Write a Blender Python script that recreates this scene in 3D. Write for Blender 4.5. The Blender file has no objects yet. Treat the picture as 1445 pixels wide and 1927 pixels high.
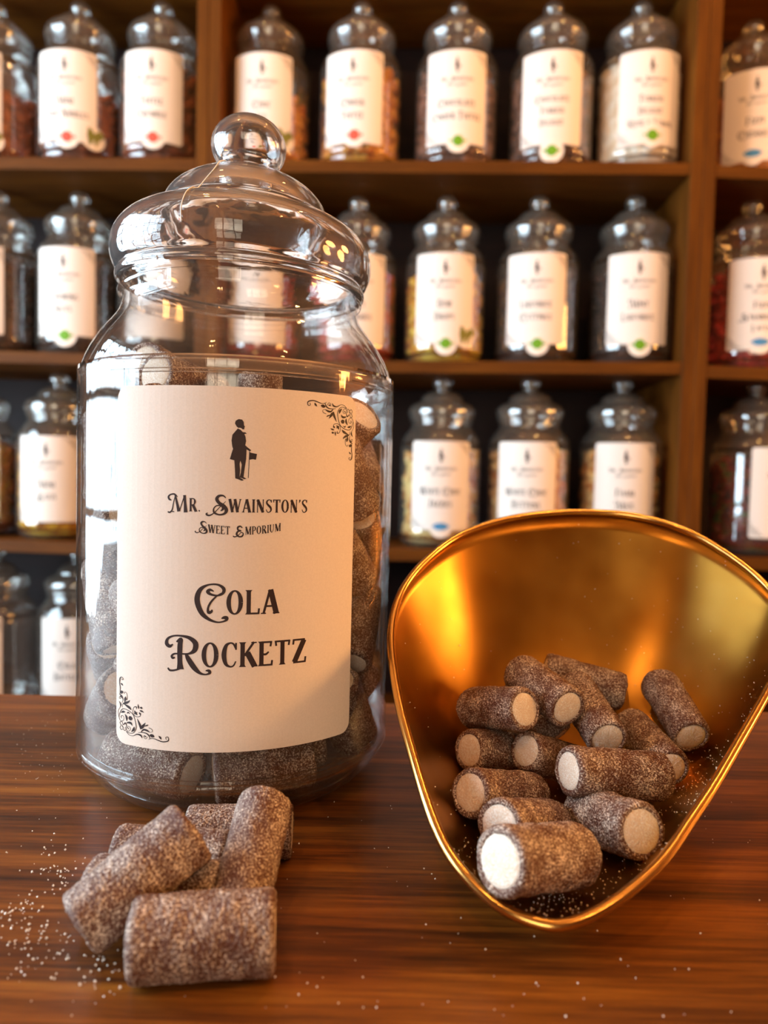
import bpy, bmesh, math, random
from mathutils import Vector, Matrix, noise
from mathutils.geometry import tessellate_polygon
random.seed(7)
S = bpy.context.scene
COL = S.collection

# ------------------------------------------------------------------ camera
TOP = 0.95                      # height of the counter top
EYE = 0.130                     # lens above the counter top
F = 1336.0                      # focal length in pixels of the 1445 x 1927 frame
PITCH, ROLL = 0.0491, 0.0238
cam_d = bpy.data.cameras.new('camera')
cam = bpy.data.objects.new('camera', cam_d)
COL.objects.link(cam)
cam.location = (0, 0, TOP + EYE)
cam.matrix_world = Matrix.Translation(cam.location) @ Matrix.Rotation(math.pi/2 - PITCH, 4, 'X') @ Matrix.Rotation(ROLL, 4, 'Z')
cam_d.sensor_fit = 'VERTICAL'
cam_d.sensor_height = 36.0
cam_d.lens = F/1927*36
cam_d.clip_start = 0.01
cam_d.dof.use_dof = True
cam_d.dof.focus_distance = 0.262
cam_d.dof.aperture_fstop = cam_d.lens/2.9
S.camera = cam

# ------------------------------------------------------------------ colour management, world
S.view_settings.view_transform = 'Standard'
S.view_settings.look = 'None'
S.view_settings.gamma = 1
S.view_settings.use_curve_mapping = False
S.view_settings.exposure = 0.12
W = bpy.data.worlds.new('world')
S.world = W
W.use_nodes = True
W.node_tree.nodes['Background'].inputs[0].default_value = (1.0, 0.72, 0.5, 1)
W.node_tree.nodes['Background'].inputs[1].default_value = 0.02
cy = S.cycles
cy.max_bounces = 14
cy.transmission_bounces = 14
cy.transparent_max_bounces = 40
cy.glossy_bounces = 6
cy.diffuse_bounces = 3
cy.sample_clamp_indirect = 20.0
cy.sample_clamp_direct = 60.0
cy.caustics_refractive = False
cy.blur_glossy = 0.6

# ------------------------------------------------------------------ daylight through the windows
def area(name, loc, rot, sx, sy, power, col):
    l = bpy.data.lights.new(name, 'AREA')
    l.shape = 'RECTANGLE'; l.size = sx; l.size_y = sy; l.energy = power; l.color = col
    o = bpy.data.objects.new(name, l); COL.objects.link(o)
    o.location = loc; o.rotation_euler = rot
    return o
DAY_SIDE = 102.0
DAY_SHOP = 26.0
WX = -1.32
area('daylight_side', (WX-0.16, 0.28, TOP+0.42), (0, -math.pi/2, 0), 1.25, 1.42, DAY_SIDE, (0.70, 0.88, 1.0))
area('daylight_shop_front', (-0.15, -2.33, TOP+0.55), (math.pi/2, 0, 0), 1.0, 1.3, DAY_SHOP, (1.0, 0.80, 0.58))

# ------------------------------------------------------------------ helpers
def link(o, parent=None):
    COL.objects.link(o)
    if parent is not None: o.parent = parent
    return o
def mesh_obj(name, verts, faces, mats=None, parent=None, smooth=False, midx=None):
    me = bpy.data.meshes.new(name)
    me.from_pydata([tuple(v) for v in verts], [], faces)
    if mats:
        for m in (mats if isinstance(mats, (list, tuple)) else [mats]): me.materials.append(m)
    if midx is not None: me.polygons.foreach_set('material_index', midx)
    if smooth: me.polygons.foreach_set('use_smooth', [True]*len(me.polygons))
    me.update()
    return link(bpy.data.objects.new(name, me), parent)
def empty(name, loc=(0, 0, 0), rz=0.0):
    o = bpy.data.objects.new(name, None)
    o.empty_display_size = 0.02
    o.location = loc; o.rotation_euler = (0, 0, rz)
    return link(o)
def tag(o, label, cat, group=None, kind=None):
    if label: o['label'] = label
    if cat: o['category'] = cat
    if group: o['group'] = group
    if kind: o['kind'] = kind
    return o
def struct(o, label=None):
    o['kind'] = 'structure'
    if label: o['label'] = label
    return o
class MB:
    def __init__(s): s.v = []; s.f = []
    def box(s, a, b, M=None):
        n = len(s.v)
        for z in (a[2], b[2]):
            for x, y in ((a[0], a[1]), (b[0], a[1]), (b[0], b[1]), (a[0], b[1])):
                p = Vector((x, y, z)); s.v.append(M @ p if M else p)
        s.f += [(n+3, n+2, n+1, n), (n+4, n+5, n+6, n+7)] + [(n+i, n+(i+1) % 4, n+4+(i+1) % 4, n+4+i) for i in range(4)]
        return s
    def obj(s, name, mat, parent=None, bevel=0.0, smooth=False):
        o = mesh_obj(name, s.v, s.f, mat, parent, smooth)
        if bevel:
            m = o.modifiers.new('bevel', 'BEVEL'); m.width = bevel; m.segments = 3; m.limit_method = 'ANGLE'
        return o
def box(name, a, b, mat, parent=None, bevel=0.0):
    return MB().box(a, b).obj(name, mat, parent, bevel)
def lathe(prof, n, closed=False):
    """surface of revolution about Z; prof = [(r, z)]; r == 0 ends are poles"""
    v = []; f = []; rings = []
    for r, z in prof:
        if r < 1e-6: rings.append([len(v)]); v.append((0, 0, z))
        else:
            rings.append(list(range(len(v), len(v)+n)))
            v += [(r*math.cos(2*math.pi*k/n), r*math.sin(2*math.pi*k/n), z) for k in range(n)]
    m = len(rings)
    for i in range(m if closed else m-1):
        A = rings[i]; B = rings[(i+1) % m]
        for k in range(n):
            k2 = (k+1) % n
            if len(A) == 1 and len(B) == 1: break
            if len(A) == 1: f.append((A[0], B[k2], B[k]))
            elif len(B) == 1: f.append((A[k], A[k2], B[0]))
            else: f.append((A[k], A[k2], B[k2], B[k]))
    return v, f
def catmull(P, per=6, closed=False):
    """Catmull-Rom through tuples of any length"""
    n = len(P); out = []
    for i in range(n if closed else n-1):
        if closed: a, b, c, d = P[(i-1) % n], P[i], P[(i+1) % n], P[(i+2) % n]
        else: a, b, c, d = P[max(i-1, 0)], P[i], P[i+1], P[min(i+2, n-1)]
        for k in range(per):
            t = k/per
            out.append(tuple(0.5*((2*q)+(-p+r)*t+(2*p-5*q+4*r-s)*t*t+(-p+3*q-3*r+s)*t**3) for p, q, r, s in zip(a, b, c, d)))
    if not closed: out.append(tuple(P[-1]))
    return out
def tube(pts, rad, n=8, closed=False):
    pts = [Vector(p) for p in pts]; m = len(pts); v = []; f = []
    up = Vector((0, 0, 1)); prev = None
    for i, p in enumerate(pts):
        a = pts[(i-1) % m] if closed or i else p; b = pts[(i+1) % m] if closed or i < m-1 else p
        t = (b-a).normalized()
        x = t.cross(up) if prev is None else prev - t*prev.dot(t)
        if x.length < 1e-6: x = t.cross(Vector((1, 0, 0)))
        x.normalize(); prev = x; y = t.cross(x)
        r = rad[i] if isinstance(rad, (list, tuple)) else rad
        for k in range(n):
            an = 2*math.pi*k/n; v.append(p + x*r*math.cos(an) + y*r*math.sin(an))
    for i in range(m if closed else m-1):
        j = (i+1) % m
        for k in range(n): f.append((i*n+k, i*n+(k+1) % n, j*n+(k+1) % n, j*n+k))
    if not closed: f += [tuple(range(n))[::-1], tuple(range((m-1)*n, m*n))]
    return v, f
cM = cam.matrix_world.to_3x3()
def ray(px, py):
    """direction from the lens towards a point of the frame, scaled to unit +Y"""
    d = cM @ Vector(((px-722.5)/F, -(py-963.5)/F, -1.0))
    return d/d.y
EYEP = Vector((0, 0, TOP+EYE))

# ------------------------------------------------------------------ materials
def srgb(r, g, b):
    return tuple((c/12.92 if c <= 0.04045 else ((c+0.055)/1.055)**2.4) for c in (r/255, g/255, b/255)) + (1,)
def mat(name):
    m = bpy.data.materials.new(name); m.use_nodes = True
    nt = m.node_tree
    return m, nt, nt.nodes['Principled BSDF']
def N(nt, t, **kw):
    n = nt.nodes.new(t)
    for k, v in kw.items():
        if k.startswith('_'): setattr(n, k[1:], v)
        else: n.inputs[k.replace('__', ' ')].default_value = v
    return n
def ramp(nt, stops):
    n = nt.nodes.new('ShaderNodeValToRGB'); e = n.color_ramp.elements
    while len(e) < len(stops): e.new(0.5)
    for x, (p, c) in zip(e, stops): x.position = p; x.color = c
    return n
def plain(name, col, rough=0.5, metal=0.0, spec=0.5):
    m, nt, b = mat(name)
    b.inputs['Base Color'].default_value = col; b.inputs['Roughness'].default_value = rough
    b.inputs['Metallic'].default_value = metal; b.inputs['Specular IOR Level'].default_value = spec
    return m
def wood(name, stops, scale, rough, bump=0.15, axis='Object', spec=0.5, big=1.0):
    """grain runs along X; scale = (along, across, across)"""
    m, nt, b = mat(name); L = nt.links
    tc = N(nt, 'ShaderNodeTexCoord'); mp = N(nt, 'ShaderNodeMapping'); mp.inputs['Scale'].default_value = scale
    L.new(tc.outputs[axis], mp.inputs[0])
    n1 = N(nt, 'ShaderNodeTexNoise', Scale=1.0*big, Detail=7.0, Roughness=0.62, Distortion=0.6); L.new(mp.outputs[0], n1.inputs['Vector'])
    n2 = N(nt, 'ShaderNodeTexNoise', Scale=5.5*big, Detail=5.0, Roughness=0.7); L.new(mp.outputs[0], n2.inputs['Vector'])
    mx = N(nt, 'ShaderNodeMix', _data_type='FLOAT'); mx.inputs[0].default_value = 0.42
    L.new(n1.outputs[0], mx.inputs[2]); L.new(n2.outputs[0], mx.inputs[3])
    r = ramp(nt, stops); L.new(mx.outputs[0], r.inputs[0]); L.new(r.outputs[0], b.inputs['Base Color'])
    bp = N(nt, 'ShaderNodeBump', Strength=bump, Distance=0.0006); L.new(mx.outputs[0], bp.inputs['Height']); L.new(bp.outputs[0], b.inputs['Normal'])
    b.inputs['Roughness'].default_value = rough; b.inputs['Specular IOR Level'].default_value = spec
    return m
M_counter = wood('walnut_laminate', [(0.34, srgb(44, 20, 5)), (0.46, srgb(88, 46, 11)), (0.56, srgb(124, 70, 18)), (0.70, srgb(158, 100, 32))], (3.5, 75, 75), 0.40, 0.12, spec=0.28)
M_shelf = wood('oak_shelf_wood', [(0.3, srgb(66, 34, 4)), (0.5, srgb(92, 50, 8)), (0.7, srgb(116, 68, 14))], (2.0, 26, 26), 0.6, spec=0.12)
M_shelfv = wood('oak_upright_wood', [(0.3, srgb(66, 34, 4)), (0.5, srgb(92, 50, 8)), (0.7, srgb(116, 68, 14))], (26, 26, 2.0), 0.6, spec=0.12)
M_back = wood('shaded_back_panel', [(0.3, srgb(18, 6, 4)), (0.7, srgb(36, 14, 8))], (3, 20, 20), 0.6, spec=0.2)  # near-black colour holds the shade of the unlit shelf backs
M_wall = plain('painted_wall', srgb(120, 84, 58), 0.9)
M_ceil = plain('ceiling_paint', srgb(150, 118, 88), 0.9)
M_floor = wood('floorboards', [(0.3, srgb(40, 22, 12)), (0.7, srgb(84, 48, 26))], (1, 8, 8), 0.5)
M_frame = plain('dark_window_frame', srgb(46, 34, 28), 0.45)

def thin_glass(name, tint=(1, 1, 1, 1), rough=0.015, gain=1.0, ribs=0.0, base=0.05, haze=0.0):
    """clear wall so thin that it does not bend what is behind it: mirror-like sheen over see-through"""
    m, nt, b = mat(name); nt.nodes.remove(b); L = nt.links
    out = nt.nodes['Material Output']
    geo = N(nt, 'ShaderNodeNewGeometry')
    dot = N(nt, 'ShaderNodeVectorMath', _operation='DOT_PRODUCT'); L.new(geo.outputs['Normal'], dot.inputs[0]); L.new(geo.outputs['Incoming'], dot.inputs[1])
    ab = N(nt, 'ShaderNodeMath', _operation='ABSOLUTE'); L.new(dot.outputs['Value'], ab.inputs[0])
    om = N(nt, 'ShaderNodeMath', _operation='SUBTRACT'); om.inputs[0].default_value = 1.0; L.new(ab.outputs[0], om.inputs[1])
    pw = N(nt, 'ShaderNodeMath', _operation='POWER'); L.new(om.outputs[0], pw.inputs[0]); pw.inputs[1].default_value = 4.0
    ma = N(nt, 'ShaderNodeMath', _operation='MULTIPLY_ADD'); L.new(pw.outputs[0], ma.inputs[0]); ma.inputs[1].default_value = 0.9*gain; ma.inputs[2].default_value = base*gain
    ma.use_clamp = True
    tr = N(nt, 'ShaderNodeBsdfTransparent', Color=tint); gl = N(nt, 'ShaderNodeBsdfGlossy', Roughness=rough)
    if ribs:
        tc = N(nt, 'ShaderNodeTexCoord'); mp = N(nt, 'ShaderNodeMapping'); mp.inputs['Scale'].default_value = (1, 1, 0.03)
        L.new(tc.outputs['Object'], mp.inputs[0])
        no = N(nt, 'ShaderNodeTexNoise', Scale=420.0, Detail=2.0); L.new(mp.outputs[0], no.inputs['Vector'])
        bp = N(nt, 'ShaderNodeBump', Strength=ribs, Distance=0.0004); L.new(no.outputs[0], bp.inputs['Height']); L.new(bp.outputs[0], gl.inputs['Normal'])
    mix = N(nt, 'ShaderNodeMixShader'); L.new(ma.outputs[0], mix.inputs[0]); L.new(tr.outputs[0], mix.inputs[1]); L.new(gl.outputs[0], mix.inputs[2])
    if haze:      # faint milky haze mixed into the colour to brighten dark clear plastic
        df = N(nt, 'ShaderNodeBsdfDiffuse', Color=(.92, .82, .70, 1)); m2 = N(nt, 'ShaderNodeMixShader', Fac=haze)
        L.new(mix.outputs[0], m2.inputs[1]); L.new(df.outputs[0], m2.inputs[2]); mix = m2
    L.new(mix.outputs[0], out.inputs['Surface'])
    return m
M_body = thin_glass('clear_jar_wall', (0.985, 0.985, 0.98, 1), 0.02, 1.0, ribs=0.16, haze=0.012)
M_bodyfar = thin_glass('clear_shelf_jar_wall', (0.985, 0.98, 0.97, 1), 0.015, 1.3, base=0.07, haze=0.02)
M_pane = thin_glass('window_pane', (0.98, 0.99, 1, 1), 0.0)
def clear(name, rough=0.0, bumpy=0.0, col=(1, 1, 1, 1), ior=1.46):
    m, nt, b = mat(name); nt.nodes.remove(b); L = nt.links
    g = N(nt, 'ShaderNodeBsdfGlass', Color=col, Roughness=rough, IOR=ior)
    if bumpy:
        tc = N(nt, 'ShaderNodeTexCoord')
        no = N(nt, 'ShaderNodeTexNoise', Scale=90.0, Detail=2.0); L.new(tc.outputs['Object'], no.inputs['Vector'])
        bp = N(nt, 'ShaderNodeBump', Strength=bumpy, Distance=0.001); L.new(no.outputs[0], bp.inputs['Height']); L.new(bp.outputs[0], g.inputs['Normal'])
    df = N(nt, 'ShaderNodeBsdfDiffuse', Color=(.92, .9, .88, 1)); mx = N(nt, 'ShaderNodeMixShader', Fac=0.05)  # pale haze mixed in here too, brightening the lid's dark parts
    L.new(g.outputs[0], mx.inputs[1]); L.new(df.outputs[0], mx.inputs[2])
    L.new(mx.outputs[0], nt.nodes['Material Output'].inputs['Surface'])
    return m
M_lid = clear('thick_clear_lid', 0.0, 0.12)
M_lidfar = thin_glass('clear_shelf_lid', (0.965, 0.96, 0.945, 1), 0.03, 1.5, base=0.10, haze=0.032)

def sugar(name, base, dust, grain=1500.0, amount=0.5, core=False):
    m, nt, b = mat(name); L = nt.links
    tc = N(nt, 'ShaderNodeTexCoord'); oi = N(nt, 'ShaderNodeObjectInfo')
    off = N(nt, 'ShaderNodeVectorMath', _operation='ADD'); L.new(tc.outputs['Object'], off.inputs[0])
    sc = N(nt, 'ShaderNodeMath', _operation='MULTIPLY'); L.new(oi.outputs['Random'], sc.inputs[0]); sc.inputs[1].default_value = 3.0
    cx = N(nt, 'ShaderNodeCombineXYZ'); L.new(sc.outputs[0], cx.inputs[0]); L.new(sc.outputs[0], cx.inputs[2]); L.new(cx.outputs[0], off.inputs[1])
    fine = N(nt, 'ShaderNodeTexNoise', Scale=grain, Detail=3.0, Roughness=0.7); L.new(off.outputs[0], fine.inputs['Vector'])
    big = N(nt, 'ShaderNodeTexNoise', Scale=110.0, Detail=4.0, Roughness=0.65); L.new(off.outputs[0], big.inputs['Vector'])
    add = N(nt, 'ShaderNodeMath', _operation='MULTIPLY_ADD'); L.new(big.outputs[0], add.inputs[0]); add.inputs[1].default_value = 0.38; L.new(fine.outputs[0], add.inputs[2])
    r = ramp(nt, [(0.42, base), (0.53, tuple(0.75*x+0.25*y for x, y in zip(base, dust))), (0.64, dust)])
    sh = N(nt, 'ShaderNodeMath', _operation='SUBTRACT'); L.new(add.outputs[0], sh.inputs[0]); sh.inputs[1].default_value = 0.19 + (0.5-amount)*0.3
    L.new(sh.outputs[0], r.inputs[0]); L.new(r.outputs[0], b.inputs['Base Color'])
    bp = N(nt, 'ShaderNodeBump', Strength=0.9, Distance=0.0006); L.new(fine.outputs[0], bp.inputs['Height']); L.new(bp.outputs[0], b.inputs['Normal'])
    b.inputs['Roughness'].default_value = 0.42; b.inputs['Specular IOR Level'].default_value = 0.45
    b.inputs['Subsurface Weight'].default_value = 0.0
    return m
M_coat = sugar('sugar_dusted_cola_coat', srgb(84, 36, 11), srgb(244, 226, 208), amount=0.44)
M_core = sugar('sugared_cream_core', srgb(236, 214, 190), srgb(255, 248, 238), amount=0.6)
M_crystal = plain('sugar_crystals', srgb(245, 236, 224), 0.25)

def paper(name, c):
    m, nt, b = mat(name); L = nt.links
    tc = N(nt, 'ShaderNodeTexCoord')
    no = N(nt, 'ShaderNodeTexNoise', Scale=1400.0, Detail=3.0); L.new(tc.outputs['Object'], no.inputs['Vector'])
    r = ramp(nt, [(0.3, tuple(x*0.94 for x in c[:3])+(1,)), (0.7, c)]); L.new(no.outputs[0], r.inputs[0]); L.new(r.outputs[0], b.inputs['Base Color'])
    b.inputs['Roughness'].default_value = 0.7; b.inputs['Specular IOR Level'].default_value = 0.25
    return m
M_paper = paper('label_paper', srgb(240, 228, 218))
M_ink = plain('label_ink', srgb(44, 26, 28), 0.6)
M_sticker = plain('round_sticker_paper', srgb(240, 228, 216), 0.6)
M_red = plain('sticker_red', srgb(226, 84, 66), 0.6)
M_green = plain('sticker_green', srgb(104, 160, 16), 0.6)
M_blue = plain('sticker_blue', srgb(70, 140, 190), 0.6)
M_leaf = plain('sticker_vegan_green', srgb(120, 120, 40), 0.6)

def brass(name):
    m, nt, b = mat(name); L = nt.links
    tc = N(nt, 'ShaderNodeTexCoord')
    n1 = N(nt, 'ShaderNodeTexNoise', Scale=14.0, Detail=3.0, Roughness=0.6); L.new(tc.outputs['Object'], n1.inputs['Vector'])
    r = ramp(nt, [(0.3, srgb(142, 92, 30)), (0.55, srgb(170, 122, 50)), (0.75, srgb(188, 144, 70))]); L.new(n1.outputs[0], r.inputs[0]); L.new(r.outputs[0], b.inputs['Base Color'])
    r2 = ramp(nt, [(0.3, (0.29,)*3+(1,)), (0.75, (0.38,)*3+(1,))]); n2 = N(nt, 'ShaderNodeTexNoise', Scale=30.0, Detail=3.0); L.new(tc.outputs['Object'], n2.inputs['Vector'])
    L.new(n2.outputs[0], r2.inputs[0]); L.new(r2.outputs[0], b.inputs['Roughness'])
    bp = N(nt, 'ShaderNodeBump', Strength=0.02, Distance=0.0006); L.new(n1.outputs[0], bp.inputs['Height']); L.new(bp.outputs[0], b.inputs['Normal'])
    b.inputs['Metallic'].default_value = 1.0
    return m
M_brass = brass('worn_brass')
M_rim = plain('polished_brass_rim', srgb(214, 166, 92), 0.2, 1.0)

# ------------------------------------------------------------------ the room
RX0, RX1, RY0, RY1, RZ = WX, 2.0, -2.2, 1.62, 2.75
struct(box('floor', (RX0-.2, RY0-.2, -.05), (RX1+.2, RY1+.2, 0), M_floor))
struct(box('ceiling', (RX0-.2, RY0-.2, RZ), (RX1+.2, RY1+.2, RZ+.05), M_ceil))
struct(box('wall_right', (RX1, RY0-.1, 0), (RX1+.1, RY1+.1, RZ), M_wall))
struct(box('wall_back', (RX0-.1, RY1, 0), (RX1+.1, RY1+.1, RZ), M_wall))
wy0, wy1, wz0, wz1 = -0.42, 0.97, TOP-.22, TOP+1.05
mb = MB(); mb.box((RX0-.1, RY0-.1, 0), (RX0, wy0, RZ)); mb.box((RX0-.1, wy1, 0), (RX0, RY1+.1, RZ))
mb.box((RX0-.1, wy0, 0), (RX0, wy1, wz0)); mb.box((RX0-.1, wy0, wz1), (RX0, wy1, RZ))
struct(mb.obj('wall_left', M_wall))
mb = MB(); ww = .022
for y in [wy0+(wy1-wy0-ww)*k/5 for k in range(6)]: mb.box((RX0-.06, y, wz0), (RX0-.02, y+ww, wz1))
for k in range(6): z = wz0+(wz1-wz0-ww)*k/5; mb.box((RX0-.06, wy0, z), (RX0-.02, wy1, z+ww))
w1 = struct(mb.obj('window_1', M_frame))
box('window_pane', (RX0-.045, wy0, wz0), (RX0-.041, wy1, wz1), M_pane, w1)
fx0, fx1, fz0, fz1 = -0.75, 0.45, TOP-.15, TOP+1.25
mb = MB(); mb.box((RX0-.1, RY0-.1, 0), (fx0, RY0, RZ)); mb.box((fx1, RY0-.1, 0), (RX1+.1, RY0, RZ))
mb.box((fx0, RY0-.1, 0), (fx1, RY0, fz0)); mb.box((fx0, RY0-.1, fz1), (fx1, RY0, RZ))
struct(mb.obj('wall_front', M_wall))
mb = MB(); ww = .04
for k in range(4): x = fx0+(fx1-fx0-ww)*k/3; mb.box((x, RY0-.07, fz0), (x+ww, RY0-.03, fz1))
for k in range(3): z = fz0+(fz1-fz0-ww)*k/2; mb.box((fx0, RY0-.07, z), (fx1, RY0-.03, z+ww))
w2 = struct(mb.obj('window_2', M_frame))
box('window_pane', (fx0, RY0-.052, fz0), (fx1, RY0-.048, fz1), M_pane, w2)

# ------------------------------------------------------------------ warm pendant bulbs
M_bulb, nt, b = mat('glowing_bulb')
b.inputs['Base Color'].default_value = (1, .8, .5, 1); b.inputs['Emission Color'].default_value = (1.0, 0.52, 0.18, 1); BULB = 540.0
b.inputs['Emission Strength'].default_value = BULB
M_socket = plain('brass_lamp_socket', srgb(150, 100, 50), 0.35, 1.0)
M_cord = plain('black_lamp_cord', srgb(18, 14, 12), 0.6)
lamp = empty('pendant_lamp')
v, f = lathe([(0, -.024), (.010, -.022), (.018, -.015), (.022, -.005), (.022, .004), (.018, .014), (.012, .022), (.010, .030), (.0, .032)], 14)
mesh_obj('bulb', v, f, M_bulb, lamp, True)
v, f = lathe([(0, .031), (.011, .031), (.012, .06), (.006, .068), (0, .068)], 16)
mesh_obj('socket', v, f, M_socket, lamp, True)
CORD = mesh_obj('cord', *tube([(0, 0, .066), (0, 0, 1.0)], .0022, 6), M_cord, lamp)
tag(lamp, None, 'lamp', 'warm bare bulbs hanging from the shop ceiling')
def place_lamp(i, x, y, z):
    global lamp
    r = lamp
    if i:
        r = lamp.copy(); link(r)
        for c in lamp.children:
            d = c.copy(); link(d); d.parent = r
    r.location = (x, y, z)
    for c in r.children:
        if c.name.startswith('cord'): c.scale = (1, 1, (RZ-z)/1.0); c.location.z = .066-.066*c.scale.z
    r['label'] = 'bare warm bulb on a black cord, ' + LAMPS[i][3]
LAMPS = [(-0.42, 0.52, 2.40, 'above the counter on the side window side'),
         (0.52, 0.54, 2.40, 'above the counter beyond the brass scoop'),
         (-0.30, -0.50, 2.16, 'on the customer side, nearer the side window'),
         (0.72, -0.42, 2.14, 'on the customer side, nearer the globe lamps')]
for i, (x, y, z, _) in enumerate(LAMPS): place_lamp(i, x, y, z)

# ---- frosted globe lamps on the right-hand wall
M_globe = bpy.data.materials.new('frosted_globe_glow'); M_globe.use_nodes = True
b = M_globe.node_tree.nodes['Principled BSDF']; b.inputs['Emission Color'].default_value = (1.0, 0.47, 0.12, 1); b.inputs['Emission Strength'].default_value = 46.0
sc0 = empty('wall_lamp')
v, f = lathe([(0, -.16), (.08, -.14), (.136, -.083), (.16, 0), (.136, .083), (.08, .14), (0, .16)], 20)
mesh_obj('globe_shade', v, f, M_globe, sc0, True)
v, f = lathe([(0, .0), (.05, .0), (.05, .012), (0, .012)], 20)
pl = mesh_obj('wall_plate', v, f, M_socket, sc0, True); pl.rotation_euler = (0, -math.pi/2, 0); pl.location = (.22, 0, 0)
mesh_obj('arm', *tube([(.215, 0, 0), (.18, 0, -.01), (.15, 0, 0)], .008, 8), M_socket, sc0)
for i, (y, z, w) in enumerate([(.22, TOP+.55, 'nearer the shop front'), (.82, TOP+.62, 'nearer the shelves')]):
    r = sc0
    if i:
        r = sc0.copy(); link(r)
        for c in list(sc0.children): d = c.copy(); link(d); d.parent = r
    r.location = (RX1-.221, y, z)
    tag(r, 'frosted warm globe lamp on the right wall, ' + w, 'lamp', 'globe lamps on the right wall')

# ------------------------------------------------------------------ the counter
CY1 = 0.404
ctr = empty('shop_counter', (0, 0, 0))
tag(ctr, 'dark walnut wood shop counter with the open jar and brass scoop on it', 'counter')
box('worktop', (-1.2, -.25, TOP-.035), (1.9, CY1, TOP), M_counter, ctr, .0012)
box('front_panel', (-1.15, -.20, .08), (1.85, -.18, TOP-.035), M_counter, ctr)
box('side_panel', (-1.15, -.18, 0.0), (-1.13, CY1-.03, TOP-.035), M_counter, ctr)
box('side_panel', (1.83, -.18, 0.0), (1.85, CY1-.03, TOP-.035), M_counter, ctr)

# ------------------------------------------------------------------ wall shelving: three units side by side
YAW = math.radians(2.5)
DS = 1.125                                     # distance of the shelf fronts straight ahead
SD = Vector((math.cos(YAW), -math.sin(YAW), 0)); SN = Vector((math.sin(YAW), math.cos(YAW), 0))
def on_shelf(px, py, back=0.0):
    """point at distance `back` behind the shelf fronts seen at a place of the frame: (s along shelf, z)"""
    d = ray(px, py); o = Vector((0, DS, 0)) + SN*back
    t = (o-Vector((0, 0, 0))).dot(SN)/d.dot(SN)
    p = EYEP + d*t
    return (p-Vector((0, DS, 0))).dot(SD), p.z
SM = Matrix.Translation((0, DS, 0)) @ Matrix.Rotation(-YAW, 4, 'Z')
def board_line(p, q):
    (s0, z0), (s1, z1) = on_shelf(*p), on_shelf(*q)
    return lambda s: z0+(z1-z0)*(s-s0)/(s1-s0)
TH = 0.019
rows = {
 'left': [board_line((20, 294), (350, 297)), board_line((20, 660.5), (140, 663.5)), board_line((5, 1016.5), (140, 1021.5))],
 'mid':  [board_line((540, 299.5), (1260, 304)), board_line((740, 678.5), (1250, 681)), board_line((740, 1033.5), (840, 1035))],
 'right': [board_line((1360, 309.5), (1440, 312.5)), board_line((1340, 688), (1440, 691.5)), board_line((1340, 1047), (1440, 1051))]}
g0 = on_shelf(394, 0)[0]; g1 = on_shelf(1338, 0)[0]; SW = g1-g0
ST = 0.0185
DEPTH = 0.23
zt = rows['mid'][0](0)+.315
units = {}
for nm, a, b_, lab in (('left', g0-SW, g0, 'oak shelving unit of sweet jars behind the big jar, at the left'),
                      ('mid', g0, g1, 'middle oak shelving unit holding most of the sweet jars'),
                      ('right', g1, g1+SW, 'oak shelving unit right of the double upright, mostly out of frame')):
    u = empty('shelving_unit'); u.matrix_world = SM; tag(u, lab, 'shelves', 'oak wall shelving units'); units[nm] = u
    a2, b2 = a+.0004, b_-.0004
    box('side_panel', (a2, 0, 0.002), (a2+ST, DEPTH, 2.3), M_shelfv, u, .0012)
    box('side_panel', (b2-ST, 0, 0.002), (b2, DEPTH, 2.3), M_shelfv, u, .0012)
    box('back_panel', (a2+ST, DEPTH-.008, 0.002), (b2-ST, DEPTH, 2.3), M_back, u)
    R = rows[nm]
    fl = [(lambda s, R=R: R[0](0)+.315), R[0], R[1], R[2], (lambda s, R=R: R[2](0)-.30), (lambda s, R=R: R[2](0)-.60)]
    rows[nm] = fl
    for fz in fl:
        x0, x1 = a2+ST+.0005, b2-ST-.0005
        z0, z1 = fz(x0), fz(x1)
        vs = []
        for x, z in ((x0, z0), (x1, z1)):
            for y in (0.0012, DEPTH-.009):
                for dz in (-TH, 0): vs.append((x, y, z+dz))
        o = mesh_obj('shelf_board', vs, [(0, 4, 5, 1), (2, 3, 7, 6), (0, 1, 3, 2), (4, 6, 7, 5), (1, 5, 7, 3), (0, 2, 6, 4)], M_shelf, u)
        m = o.modifiers.new('bevel', 'BEVEL'); m.width = .0012; m.segments = 2

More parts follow.
